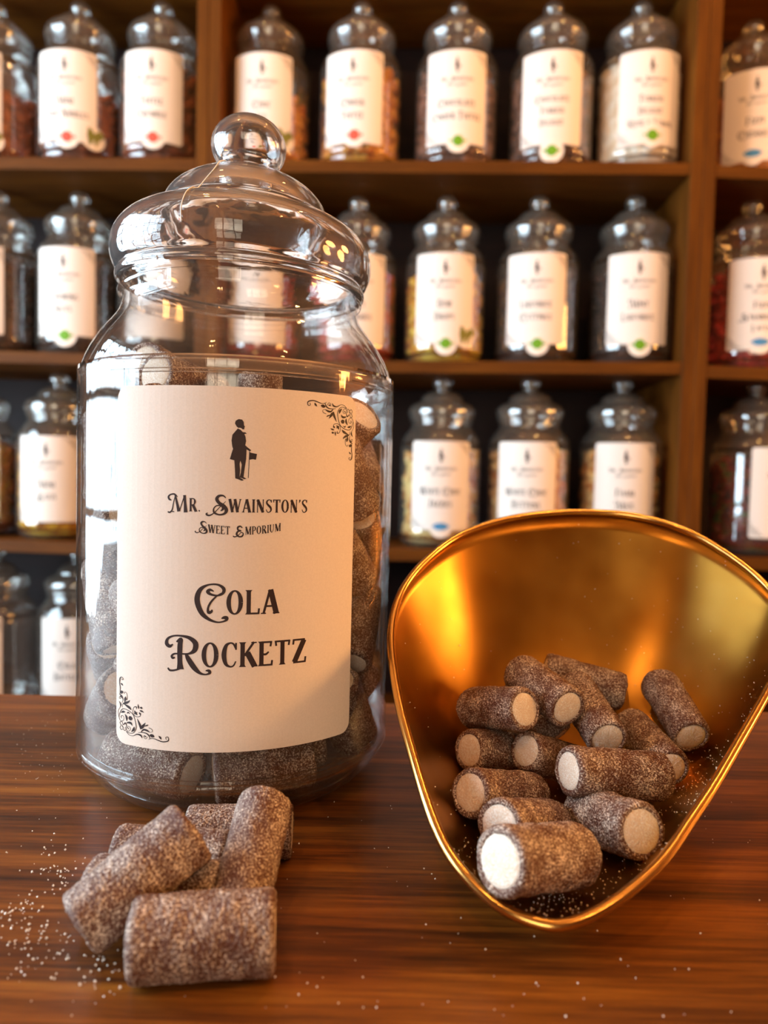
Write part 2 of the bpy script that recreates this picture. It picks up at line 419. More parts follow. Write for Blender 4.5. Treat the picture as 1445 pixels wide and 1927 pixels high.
# ------------------------------------------------------------------ lettering: strokes with their own widths
def _V(x, w=.16, y0=0., y1=1.): return ('l', [(x, y0, w*1.7), (x, y0+.05, w*1.15), (x, y0+.1, w), (x, y1-.1, w), (x, y1-.05, w*1.15), (x, y1, w*1.7)])
def _D(x0, y0, x1, y1, w): return ('l', [(x0, y0, w*1.25), (x1, y1, w*1.25)])
def _H(x0, x1, y, w=.075): return ('l', [(x0, y, w), (x1, y, w)])
def _C(*p): return ('s', list(p))
def _O(cx, rx, w=.17):
    P = []
    for k in range(17):
        a = 2*math.pi*k/16; P.append((cx+rx*math.cos(a), .5+.47*math.sin(a), .065+(w-.065)*abs(math.cos(a))**1.5))
    return ('l2', P)
G = {
 'A': (.70, [_D(.10, 0, .34, 1, .075), _D(.36, 1, .60, 0, .17), _H(.17, .52, .32), _H(.0, .2, .025, .05), _H(.46, .72, .025, .05)]),
 'B': (.60, [_V(.13), _C((.12, .965, .07), (.4, .95, .09), (.48, .76, .15), (.38, .56, .09), (.14, .53, .06)), _C((.14, .53, .06), (.42, .5, .1), (.53, .27, .17), (.42, .05, .09), (.12, .035, .06))]),
 'C': (.60, [_C((.53, .76, .07), (.45, .93, .07), (.33, .975, .07), (.18, .86, .13), (.11, .5, .18), (.18, .14, .13), (.34, .025, .07), (.46, .07, .06), (.54, .24, .05)), _D(.54, .98, .54, .7, .05)]),
 'D': (.64, [_V(.13), _C((.12, .965, .06), (.38, .93, .1), (.53, .5, .18), (.38, .07, .1), (.12, .035, .06))]),
 'E': (.56, [_V(.13), _H(.1, .48, .965), _D(.49, 1, .46, .78, .06), _C((.13, .5, .06), (.28, .47, .09), (.40, .57, .06)), _H(.1, .5, .035), _D(.51, 0, .53, .22, .06)]),
 'F': (.54, [_V(.13), _H(.1, .48, .965), _D(.49, 1, .46, .78, .06), _H(.13, .4, .5)]),
 'G': (.64, [_C((.53, .76, .07), (.45, .93, .07), (.33, .975, .07), (.18, .86, .13), (.11, .5, .18), (.18, .14, .13), (.34, .025, .07), (.5, .1, .07)), _D(.54, .98, .54, .7, .05), _V(.52, .13, .03, .42)]),
 'H': (.68, [_V(.13), _V(.55), _H(.13, .55, .5)]),
 'I': (.28, [_V(.14)]),
 'J': (.42, [_C((.3, 1, .2), (.3, .5, .16), (.28, .2, .15), (.16, .03, .08), (.04, .1, .12))]),
 'K': (.64, [_V(.13), _D(.2, .45, .54, 1, .07), _D(.3, .58, .58, 0, .17), _H(.44, .64, .975, .05), _H(.47, .68, .025, .05)]),
 'L': (.54, [_V(.13), _H(.1, .48, .035), _D(.50, 0, .52, .24, .06)]),
 'M': (.84, [_V(.12, .07), _D(.13, .98, .42, .05, .17), _D(.42, .05, .7, .98, .06), _V(.71, .16)]),
 'N': (.68, [_V(.12, .07), _D(.13, .97, .55, .02, .18), _V(.56, .07)]),
 'O': (.66, [_O(.32, .225)]),
 'P': (.56, [_V(.13), _C((.12, .965, .07), (.38, .94, .09), (.47, .72, .16), (.38, .49, .09), (.14, .45, .06))]),
 'Q': (.66, [_O(.32, .225), _D(.34, .25, .6, -.12, .12)]),
 'R': (.64, [_V(.13), _C((.12, .965, .07), (.38, .94, .09), (.46, .74, .16), (.38, .53, .09), (.14, .49, .06)), _D(.30, .52, .55, 0, .17), _H(.46, .66, .025, .05)]),
 'S': (.54, [_C((.46, .8, .07), (.40, .94, .07), (.27, .975, .07), (.13, .87, .12), (.12, .70, .14), (.27, .53, .17), (.42, .36, .16), (.44, .16, .12), (.30, .025, .07), (.15, .06, .07), (.07, .24, .06)), _D(.47, .98, .46, .76, .05)]),
 'T': (.62, [_V(.31), _H(.04, .58, .965), _D(.04, 1, .07, .78, .06), _D(.58, 1, .55, .78, .06)]),
 'U': (.66, [_C((.13, 1, .22), (.13, .8, .16), (.14, .3, .16), (.32, .03, .08), (.5, .3, .08), (.52, .8, .08), (.52, 1, .14))]),
 'V': (.64, [_D(.07, 1, .33, 0, .17), _D(.33, 0, .58, 1, .065)]),
 'W': (.94, [_D(.06, 1, .27, 0, .17), _D(.27, 0, .47, 1, .065), _D(.45, 1, .66, 0, .17), _D(.66, 0, .87, 1, .065), _H(-.02, .16, .975, .05), _H(.78, .96, .975, .05)]),
 'X': (.64, [_D(.07, 1, .56, 0, .17), _D(.08, 0, .55, 1, .065)]),
 'Y': (.62, [_D(.05, 1, .31, .45, .16), _D(.31, .45, .56, 1, .065), _V(.31, .15, 0, .5)]),
 'Z': (.60, [_H(.07, .54, .965), _D(.08, 1, .06, .78, .06), _D(.50, .95, .12, .05, .17), _H(.07, .54, .035), _D(.55, 0, .57, .24, .06)]),
 '&': (.80, [_C((.66, .45, .07), (.50, .1, .08), (.3, .02, .1), (.1, .2, .14), (.22, .48, .12), (.42, .68, .1), (.4, .9, .07), (.26, .96, .08), (.18, .82, .1), (.3, .5, .13), (.7, .0, .15))]),
 "'": (.20, [_C((.10, 1.0, .13), (.11, .9, .11), (.05, .76, .03))]),
 '.': (.24, [_C((.08, .02, .02), (.12, .06, .15), (.17, .08, .02))]),
 ' ': (.34, [])}
def fx(strokes, x0, base, unit, adv):
    return (adv/unit, [('s', [((x-x0)/unit, (base-y)/unit, w/unit) for x, y, w in st]) for st in strokes])
BIG = {
 'C': fx([[(608, 424, 8), (628, 416, 26), (648, 418, 32), (648, 436, 22), (615, 452, 14), (570, 455, 16), (510, 432, 26), (455, 385, 38), (420, 310, 44), (412, 240, 44), (438, 170, 34), (500, 130, 16), (575, 127, 18), (622, 160, 28), (618, 200, 24), (575, 222, 16), (520, 212, 22), (497, 190, 30), (515, 173, 24), (545, 186, 8)],
          [(603, 200, 6), (560, 235, 14), (520, 285, 18), (500, 335, 18), (506, 372, 26), (528, 362, 22), (532, 345, 8)]], 395, 390, 215, 238),
 'R': fx([[(192, 660, 8), (165, 680, 30), (138, 658, 32), (148, 615, 22), (195, 588, 16), (260, 584, 18), (330, 600, 32), (378, 645, 44), (372, 705, 40), (325, 738, 18), (250, 742, 14), (205, 745, 16), (182, 765, 18), (192, 782, 22), (210, 775, 10)],
          [(222, 640, 14), (258, 612, 30), (252, 660, 42), (250, 740, 42), (252, 820, 42), (256, 880, 60)],
          [(262, 868, 16), (215, 888, 16), (170, 893, 18), (150, 872, 14)],
          [(300, 738, 20), (325, 790, 42), (370, 860, 44), (415, 905, 26), (460, 918, 14), (495, 905, 22), (488, 885, 26), (462, 884, 8)]], 125, 855, 220, 290),
 'S': fx([[(556, 850, 8), (532, 831, 14), (496, 835, 22), (478, 862, 30), (500, 895, 28), (540, 920, 30), (562, 955, 32), (545, 985, 20), (500, 995, 14), (458, 978, 18), (452, 945, 12), (478, 918, 10), (520, 920, 14), (532, 945, 20), (512, 962, 8)],
          [(556, 880, 5), (500, 935, 7), (450, 985, 9), (412, 1003, 14), (388, 992, 16), (400, 980, 5)]], 390, 972, 114, 188),
 'M': fx([[(112, 880, 8), (92, 872, 18), (84, 850, 16), (104, 832, 12), (140, 828, 14), (168, 850, 6)],
          [(150, 835, 8), (132, 900, 9), (120, 960, 12), (98, 985, 14), (78, 980, 12)],
          [(146, 832, 14), (182, 975, 30)], [(186, 975, 8), (232, 838, 10)], [(232, 834, 26), (238, 900, 24), (244, 982, 36)], [(105, 978, 8), (140, 978, 8)]], 78, 972, 114, 190),
 'E': fx([[(722, 1138, 8), (706, 1126, 10), (688, 1134, 14), (690, 1152, 12), (712, 1158, 8), (688, 1164, 12), (680, 1184, 16), (698, 1200, 10), (722, 1196, 12), (728, 1176, 8), (708, 1168, 5)],
          [(715, 1166, 4), (690, 1192, 6), (665, 1202, 8), (652, 1196, 8)]], 655, 1187, 58, 84),
}
def text_strokes(txt, fancy=True):
    out = []; x = 0.
    prev = ' '
    for i, ch in enumerate(txt):
        first = prev == ' ' and ch.isalpha()
        if first and ch in BIG: adv, st = BIG[ch]; k, dy = 1., 0.
        elif first: adv, st = G[ch]; k, dy = 1.42, -.14
        else: adv, st = G[ch]; k, dy = 1., 0.
        for kind, P in st: out.append((kind, [(x+p[0]*k, p[1]*k+dy, p[2]*(k if k == 1 else k*.85)) for p in P]))
        x += adv*k + .05
        prev = ch
    return out, x-.05
def strokes_to_quads(strokes, fn, quads, per=4):
    """fn maps stroke units to label metres; widths scale by fn.k"""
    for kind, P in strokes:
        if kind in ('s', 'l2') and len(P) > 2: P = catmull(P, per)
        elif kind == 'l':
            Q = []
            for a, b in zip(P, P[1:]):
                nn = 1 if math.hypot(a[0]-b[0], a[1]-b[1]) < .3 else 3
                Q += [tuple(p+(q-p)*t/nn for p, q in zip(a, b)) for t in range(nn)]
            P = Q+[P[-1]]
        L = []
        for i, (x, y, w) in enumerate(P):
            a = P[max(i-1, 0)]; b = P[min(i+1, len(P)-1)]
            tx, ty = b[0]-a[0], b[1]-a[1]; l = math.hypot(tx, ty) or 1.
            nx, ny = -ty/l, tx/l
            w = max(w, .012)
            L.append((fn(x+nx*w/2, y+ny*w/2), fn(x-nx*w/2, y-ny*w/2)))
        for (a, b), (c, d) in zip(L, L[1:]): quads.append((a, b, d, c))
def line_of_text(txt, cx, base, height, quads, width=None, arc=0., per=4):
    st, w = text_strokes(txt)
    k = height; kx = k if width is None else width/w
    def fn(x, y):
        u = cx+(x-w/2)*kx
        return (u, base+y*k+arc*((x-w/2)/(w/2))**2)
    strokes_to_quads(st, fn, quads, per)

ORN = [  # scroll ornament of the label's upper right corner: (x, y, width)
 [(228, 345, 10), (240, 385, 12), (208, 405, 14), (190, 370, 14), (202, 318, 22), (290, 292, 22), (370, 312, 20), (450, 337, 14), (520, 325, 12), (545, 298, 6)],
 [(318, 335, 6), (335, 375, 40), (366, 410, 4)], [(440, 372, 8), (465, 385, 60), (500, 395, 64), (530, 392, 8)],
 [(520, 330, 10), (548, 395, 26), (600, 430, 22), (680, 432, 14), (745, 418, 8)], [(566, 362, 8), (598, 308, 9), (632, 332, 10), (628, 372, 14), (596, 350, 30)],
 [(668, 310, 6), (695, 365, 38), (770, 375, 22), (850, 325, 10), (930, 330, 10), (990, 392, 14)],
 [(690, 440, 12), (640, 495, 34), (580, 490, 40), (520, 460, 9), (476, 485, 9), (490, 530, 12), (545, 552, 12)],
 [(688, 500, 12), (662, 555, 56), (605, 650, 6)], [(650, 560, 8), (580, 595, 26), (555, 618, 6)],
 [(700, 490, 8), (712, 580, 46), (770, 712, 4)],
 [(985, 395, 12), (905, 370, 11), (832, 402, 12), (788, 500, 14), (800, 620, 14), (842, 762, 13), (920, 832, 14), (1020, 865, 14), (1090, 842, 16), (1140, 740, 12), (1152, 650, 10), (1112, 592, 9), (1052, 620, 9), (1046, 690, 9), (1084, 712, 12), (1110, 680, 14), (1092, 650, 10)],
 [(975, 505, 8), (925, 505, 10), (905, 460, 9), (930, 412, 10), (978, 415, 9), (990, 460, 9), (962, 480, 14), (940, 450, 18)],
 [(826, 525, 8), (838, 460, 50), (885, 405, 6)], [(865, 540, 8), (900, 590, 50), (960, 585, 30), (985, 570, 8)],
 [(985, 615, 12), (984, 690, 48), (1024, 760, 6)], [(862, 690, 10), (885, 690, 80), (925, 690, 84), (945, 690, 10)],
 [(915, 780, 6), (955, 805, 30), (975, 770, 4)], [(1015, 805, 8), (1060, 798, 48), (1112, 768, 4)],
 [(1000, 418, 10), (1030, 402, 12), (1062, 430, 12), (1100, 405, 12), (1130, 445, 12), (1108, 495, 10), (1132, 550, 12), (1090, 585, 12), (1058, 520, 14), (1010, 570, 26), (985, 500, 12), (1012, 470, 10), (1000, 418, 8)], [(1045, 440, 6), (1070, 475, 20), (1090, 520, 6)],
 [(1135, 615, 8), (1168, 700, 9), (1172, 800, 9), (1128, 885, 10), (1118, 950, 36), (1155, 1010, 6)],
 [(850, 785, 12), (785, 745, 12), (712, 768, 12), (700, 828, 14)], [(850, 780, 10), (856, 860, 10), (832, 940, 11), (785, 952, 22), (785, 905, 8)],
 [(765, 785, 8), (800, 820, 50), (825, 875, 4)], [(762, 845, 6), (810, 815, 30), (830, 790, 6)], [(638, 860, 4), (685, 882, 36), (722, 890, 6)], [(664, 940, 8), (690, 950, 48), (715, 952, 8)], [(738, 920, 8), (744, 960, 30), (756, 1018, 4)], [(708, 800, 8), (716, 826, 36), (726, 850, 8)],
 [(888, 868, 6), (940, 920, 54), (1052, 972, 8)], [(1080, 890, 6), (1068, 965, 14), (1000, 1000, 50), (945, 1035, 32), (918, 1075, 6)], [(1030, 1000, 8), (1018, 1080, 46), (1008, 1135, 6)],
 [(985, 1060, 20), (975, 1130, 10), (985, 1200, 9), (1020, 1228, 10), (1046, 1185, 8)],
 [(1085, 985, 8), (1068, 1060, 14), (1100, 1130, 34), (1152, 1162, 8)], [(1142, 1110, 8), (1150, 1068, 9), (1115, 1075, 10), (1108, 1115, 14), (1135, 1110, 30)],
 [(1060, 1205, 10), (1085, 1215, 60), (1110, 1205, 60), (1122, 1230, 8)], [(1136, 1150, 10), (1130, 1300, 20), (1144, 1400, 20), (1135, 1500, 26), (1098, 1532, 14), (1064, 1500, 12), (1080, 1478, 12), (1105, 1495, 10)],
 [(1068, 1350, 4), (1095, 1382, 34), (1122, 1400, 4)]]
MAN = [
 [(655, 125), (662, 98), (690, 82), (722, 86), (738, 108), (741, 140), (751, 156), (743, 163), (745, 178), (728, 180), (718, 170), (700, 164), (690, 168), (672, 155)],
 [(683, 172), (660, 200), (632, 235), (625, 290), (632, 345), (640, 370), (625, 420), (611, 470), (650, 480), (705, 478), (766, 468), (768, 372), (800, 390), (812, 378), (775, 350), (755, 332), (763, 290), (755, 245), (745, 224), (768, 219), (755, 208), (728, 205), (712, 186)],
 [(653, 470), (660, 560), (665, 655), (690, 662), (725, 676), (745, 673), (738, 664), (705, 645), (710, 575), (704, 515), (714, 468)],
 [(706, 468), (724, 520), (716, 600), (704, 645), (730, 652), (748, 661), (773, 658), (743, 640), (752, 560), (766, 462)],
 [(806, 402), (868, 413), (864, 440), (858, 470), (830, 464), (802, 470), (792, 474), (796, 392)]]
def label_ink(lines, W_, H_, detail=4):
    """black print of one label in label metres, origin at the label's centre"""
    quads = []; polys = []
    k = W_/.0939
    top = H_/2
    s = .0215*k
    for f_ in (1, -1):
        ox, oy = W_/2-.0010*k, top-.0030*k
        def fn(x, y, f_=f_): 
            if f_ == 1: return (ox+(x-1175)/985*s, oy-(y-285)/1260*s)
            return (-ox-(x-1175)/985*s*1.02, -oy+(y-285)/1260*s*1.02)
        strokes_to_quads([('s', st) for st in ORN], fn, quads, max(1, detail-2))
    mk = .0217*k/595
    def mf(x, y, ): return ((x-702)*mk, top-.0113*k-(y-82)*mk)
    for P in MAN: polys.append([mf(*p) for p in P])
    strokes_to_quads([('l', [(797, 390, 7), (788, 648, 6)])], mf, quads)
    line_of_text("MR. SWAINSTON'S", 0.0, top-.0442*k, .0047*k, quads, .0502*k, per=detail)
    line_of_text("SWEET EMPORIUM", .0000, top-.0522*k, .0029*k, quads, .0300*k, .0014*k, detail)
    n = len(lines)
    for i, (t, h, w, base) in enumerate(lines):
        line_of_text(t, 0, top-base*k, h*k, quads, None if w is None else w*k, per=detail)
    return quads, polys
def label_mesh(name, lines, R_, W_, H_, detail=4, off=.0002, th=.0002, rc=.0045):
    """curved paper label on a jar of radius R_, facing -Y, centred on z = 0"""
    v = []; f = []; mi = []
    nu = 40
    def wrap(u, w, d): a = u/R_; return ((R_+d)*math.sin(a), -(R_+d)*math.cos(a), w)
    us = [-W_/2+W_*i/nu for i in range(nu+1)]
    for kk in range(1, 5): us += [-W_/2+rc*(1-math.cos(kk*math.pi/10)), W_/2-rc*(1-math.cos(kk*math.pi/10))]
    us = sorted(set(us)); nu = len(us)-1
    for d in (off, off+th):
        for u in us:
            e = min(u+W_/2, W_/2-u)
            cut = rc-math.sqrt(max(0, rc*rc-(rc-e)**2)) if e < rc else 0.
            for w in (-H_/2+cut, H_/2-cut): v.append(wrap(u, w, d))
    B = 2*(nu+1)
    for i in range(nu):
        a = 2*i
        f.append((B+a, B+a+2, B+a+3, B+a+1)); f.append((a, a+1, a+3, a+2))
        f.append((a, a+2, B+a+2, B+a)); f.append((a+1, B+a+1, B+a+3, a+3))
    f.append((0, B, B+1, 1)); f.append((2*nu, 2*nu+1, B+2*nu+1, B+2*nu))
    mi = [0]*len(f)
    quads, polys = label_ink(lines, W_, H_, detail)
    for q in quads:
        n0 = len(v); v += [wrap(p[0], p[1], off+th+.00006) for p in q]; f.append((n0, n0+1, n0+2, n0+3)); mi.append(1)
    for P in polys:
        n0 = len(v); v += [wrap(p[0], p[1], off+th+.00006) for p in P]
        for t in tessellate_polygon([[Vector((p[0], p[1], 0)) for p in P]]): f.append(tuple(n0+i for i in t)); mi.append(1)
    me = bpy.data.meshes.new(name); me.from_pydata(v, [], f); me.polygons.foreach_set('material_index', mi); me.update()
    me.materials.append(M_paper); me.materials.append(M_ink)
    return me
def cyl_patch(R_, d, pts, u0, w0, rings=1):
    """flat polygon laid on the jar, its centre at (u0, w0)"""
    v = [((R_+d)*math.sin((u0+p[0])/R_), -(R_+d)*math.cos((u0+p[0])/R_), w0+p[1]) for p in pts]
    v.append(((R_+d)*math.sin(u0/R_), -(R_+d)*math.cos(u0/R_), w0))
    n = len(pts)
    return v, [(i, (i+1) % n, n) for i in range(n)]
def circle(r, n=28, sx=1.): return [(sx*r*math.cos(2*math.pi*k/n), r*math.sin(2*math.pi*k/n)) for k in range(n)]

# ------------------------------------------------------------------ the jars
JR = .0675
BODY_OUT = [(0, .0035), (.040, .0030), (.050, .0006), (.0545, 0), (.0590, .0022), (.0640, .0085), (.0668, .017), (JR, .026), (JR, .160), (.0672, .1665), (.0660, .173), (.0632, .1800), (.0590, .1868), (.0545, .1925), (.0518, .1965), (.0502, .2010), (.0500, .2030), (.0520, .2045), (.0520, .2062), (.0490, .2075), (.0488, .2130)]
BODY_IN = [(.0474, .2130), (.0474, .2020), (.0485, .1975), (.0520, .1925), (.0570, .1858), (.0612, .1790), (.0641, .1720), (.0655, .1655), (.0658, .159), (.0658, .026), (.0650, .018), (.0624, .0105), (.0575, .0052), (.052, .0040), (0, .0060)]
KZ, KR, KV = .2715, .0162, .0132
KIN = [(0, KZ+KV-.0026)]+[((KR-.0026)*math.sin(math.radians(x)), KZ+(KV-.0026)*math.cos(math.radians(x))) for x in range(12, 142, 12)]
LID_OUT = [(.0512, .2080), (.0530, .2087), (.0534, .2105), (.0524, .2122), (.0540, .2142), (.0553, .2172), (.0558, .2205), (.0556, .2242), (.0545, .2280), (.0522, .2315), (.0488, .2345), (.0445, .2368), (.0400, .2385), (.0368, .2398), (.0358, .2412), (.0352, .2440), (.0335, .2475), (.0300, .2513), (.0250, .2548), (.0195, .2575), (.0140, .2592), (.0112, .2602), (.0104, .2613)]
LID_IN = KIN + [(.0088, .2598), (.0105, .2578), (.018, .2545), (.0245, .2512), (.0295, .2470), (.0322, .2430), (.0332, .2395), (.0370, .2368), (.0430, .2345), (.0480, .2315), (.0512, .2275), (.0524, .2225), (.0522, .2175), (.0508, .2130), (.0500, .2095), (.0502, .2082)]
KNOB = [(KR*math.sin(a), KZ-KV*math.cos(a)) for a in [math.radians(x) for x in range(42, 180, 9)]]
def smooth_prof(P, per): return [(max(a, 0.), b) for a, b in catmull(P, per)]
def jar_meshes(seg, per, thick=True):
    pr = smooth_prof(BODY_OUT, per)+smooth_prof(BODY_IN, per)
    pr[0] = (0, pr[0][1]); pr[-1] = (0, pr[-1][1])
    vb = lathe(pr, seg)
    lo = smooth_prof(LID_OUT, per)+[(r, z) for r, z in KNOB]+[(0, KZ+KV)]
    li = smooth_prof(LID_IN, per)
    lp = li + lo
    lp[0] = (0, lp[0][1])
    vl = lathe(lp, seg)
    return vb, vl
def add_mesh(name, vf, mat):
    me = bpy.data.meshes.new(name); me.from_pydata(vf[0], [], vf[1]); me.polygons.foreach_set('use_smooth', [True]*len(me.polygons)); me.update(); me.materials.append(mat)
    return me

# ---- the big open-faced jar on the counter
JX, JY = -.0645, .3181
big = empty('sweet_jar', (JX, JY, TOP))
tag(big, 'large clear jar with ball-knob lid, standing on the counter, labelled COLA ROCKETZ', 'jar')
vb, vl = jar_meshes(160, 5)
body = link(bpy.data.objects.new('jar_body', add_mesh('jar_body', vb, M_body)), big)
lid = link(bpy.data.objects.new('lid', add_mesh('lid', vl, M_lid)), big)
piv = Vector((0, 0, .212))
lid.matrix_basis = Matrix.Translation(piv) @ Matrix.Rotation(math.radians(1.6), 4, 'Y') @ Matrix.Translation(-piv+Vector((0, 0, .0008)))
lid['label'] = 'thick clear domed lid with round ball knob'
def lidpt(a, r, z): a = math.radians(a); return (r*math.sin(a), -r*math.cos(a), z)
cp = [lidpt(-20, .0178, .2588), lidpt(-14, .0262, .2545), lidpt(-11.5, .0325, .2492), lidpt(-15, .0360, .2435), lidpt(-16, .0400, .2388), lidpt(-14.5, .0462, .2363), lidpt(-13.5, .0520, .2320), lidpt(-13, .0556, .2258), lidpt(-12.5, .0560, .2200)]
crack = mesh_obj('hairline_crack', *tube([Vector(p) for p in catmull(cp, 5)], .00022, 6), plain('white_crack', srgb(245, 245, 240), .4), lid, True)
crack['label'] = 'thin white crack line down the front of the lid'
LW, LH = .0939, .1308
aL = (-.5031+.8883)/2
lme = label_mesh('jar_label', [("COLA", .0088, .0296, .0808), ("ROCKETZ", .0090, .0513, .0998)], JR, LW, LH, 6)
jl = link(bpy.data.objects.new('jar_label', lme), big)
jl.location = (0, 0, .0300+LH/2-.0003); jl.rotation_euler = (0, 0, aL)
jl['label'] = 'pale paper label with black lettering and a silhouette of a man with hat and cane'

# ------------------------------------------------------------------ sweets
def sweet_meshes(i, na, nl, rnd, r=.0100, Ln=.0385, amp=1.0):
    rr = random.Random(rnd)
    prof = []
    e = .0014
    prof += [(r*.70, Ln/2-.0006), (r*.76, Ln/2), (r*.84, Ln/2+.0003), (r-e*.45, Ln/2-.0001), (r-e*.12, Ln/2-e*.55), (r, Ln/2-e*1.4)]
    side = [(r, Ln/2-e*1.4-(Ln-e*2.8)*k/nl) for k in range(1, nl)]
    full = prof+side+[(a, -b) for a, b in prof[::-1]]
    v, f = lathe([(a, b) for a, b in full], na)
    bend = rr.uniform(-.0012, .0012); ov = 1+rr.uniform(-.05, .05); tp = rr.uniform(-.04, .04)
    seed = Vector((rr.random()*9, rr.random()*9, rr.random()*9))
    V = []
    for p in v:
        p = Vector(p); t = p.z/(Ln/2)
        k = 1+tp*t
        d = noise.noise(p*160+seed)*.0005+(noise.noise(p*900+seed)*.00022+rr.uniform(-.00010, .00016))*amp
        n = Vector((p.x, p.y, 0)).normalized()
        if abs(t) > .97: n = (n*.4+Vector((0, 0, 1 if t > 0 else -1))).normalized()
        V.append(Vector((p.x*k*ov+bend*(1-t*t), p.y*k/ov, p.z))+n*d)
    me = bpy.data.meshes.new('sugar_coat'); me.from_pydata(V, [], f); me.polygons.foreach_set('use_smooth', [True]*len(me.polygons)); me.update(); me.materials.append(M_coat)
    cv = []; cf = []
    rings = [(0, .0004), (.25, .0004), (.5, .0003), (.68, .0001), (.80, -.0004)]
    full = [(a*r, Ln/2+b) for a, b in rings]+[(a*r, -Ln/2-b) for a, b in rings[::-1]]
    v, f = lathe(full, max(20, na//2))
    cvv = []
    for p in v:
        p = Vector(p); t = p.z/(Ln/2); k = 1+tp*t
        cvv.append(Vector((p.x*k*ov+bend*(1-min(1, t*t)), p.y*k/ov, p.z+rr.uniform(-.00012, .00012))))
    mc = bpy.data.meshes.new('cream_core'); mc.from_pydata(cvv, [], f); mc.polygons.foreach_set('use_smooth', [True]*len(mc.polygons)); mc.update(); mc.materials.append(M_core)
    return me, mc
HI = [sweet_meshes(i, 130, 80, 10+i) for i in range(4)]
LO = [sweet_meshes(i, 72, 44, 40+i) for i in range(4)]
def sweet(var, a, b, r, label, group, lib=HI, spin=None):
    """one cola sweet with its axis from point a to point b (world, heights above the counter)"""
    a = Vector((a[0], a[1], a[2]+TOP)); b = Vector((b[0], b[1], b[2]+TOP))
    ax = (b-a); Ln = ax.length; ax.normalize()
    q = ax.to_track_quat('Z', 'Y').to_matrix().to_4x4()
    rz = random.uniform(0, 6.28) if spin is None else spin
    root = empty('cola_sweet')
    root.matrix_world = Matrix.Translation((a+b)/2) @ q @ Matrix.Rotation(rz, 4, 'Z')
    me, mc = lib[var % len(lib)]
    for nm, m in (('sugar_coat', me), ('cream_core', mc)):
        o = link(bpy.data.objects.new(nm, m), root)
        o.scale = (r/.0100, r/.0100, Ln/.0385)
    tag(root, label, 'sweet', group)
    return root

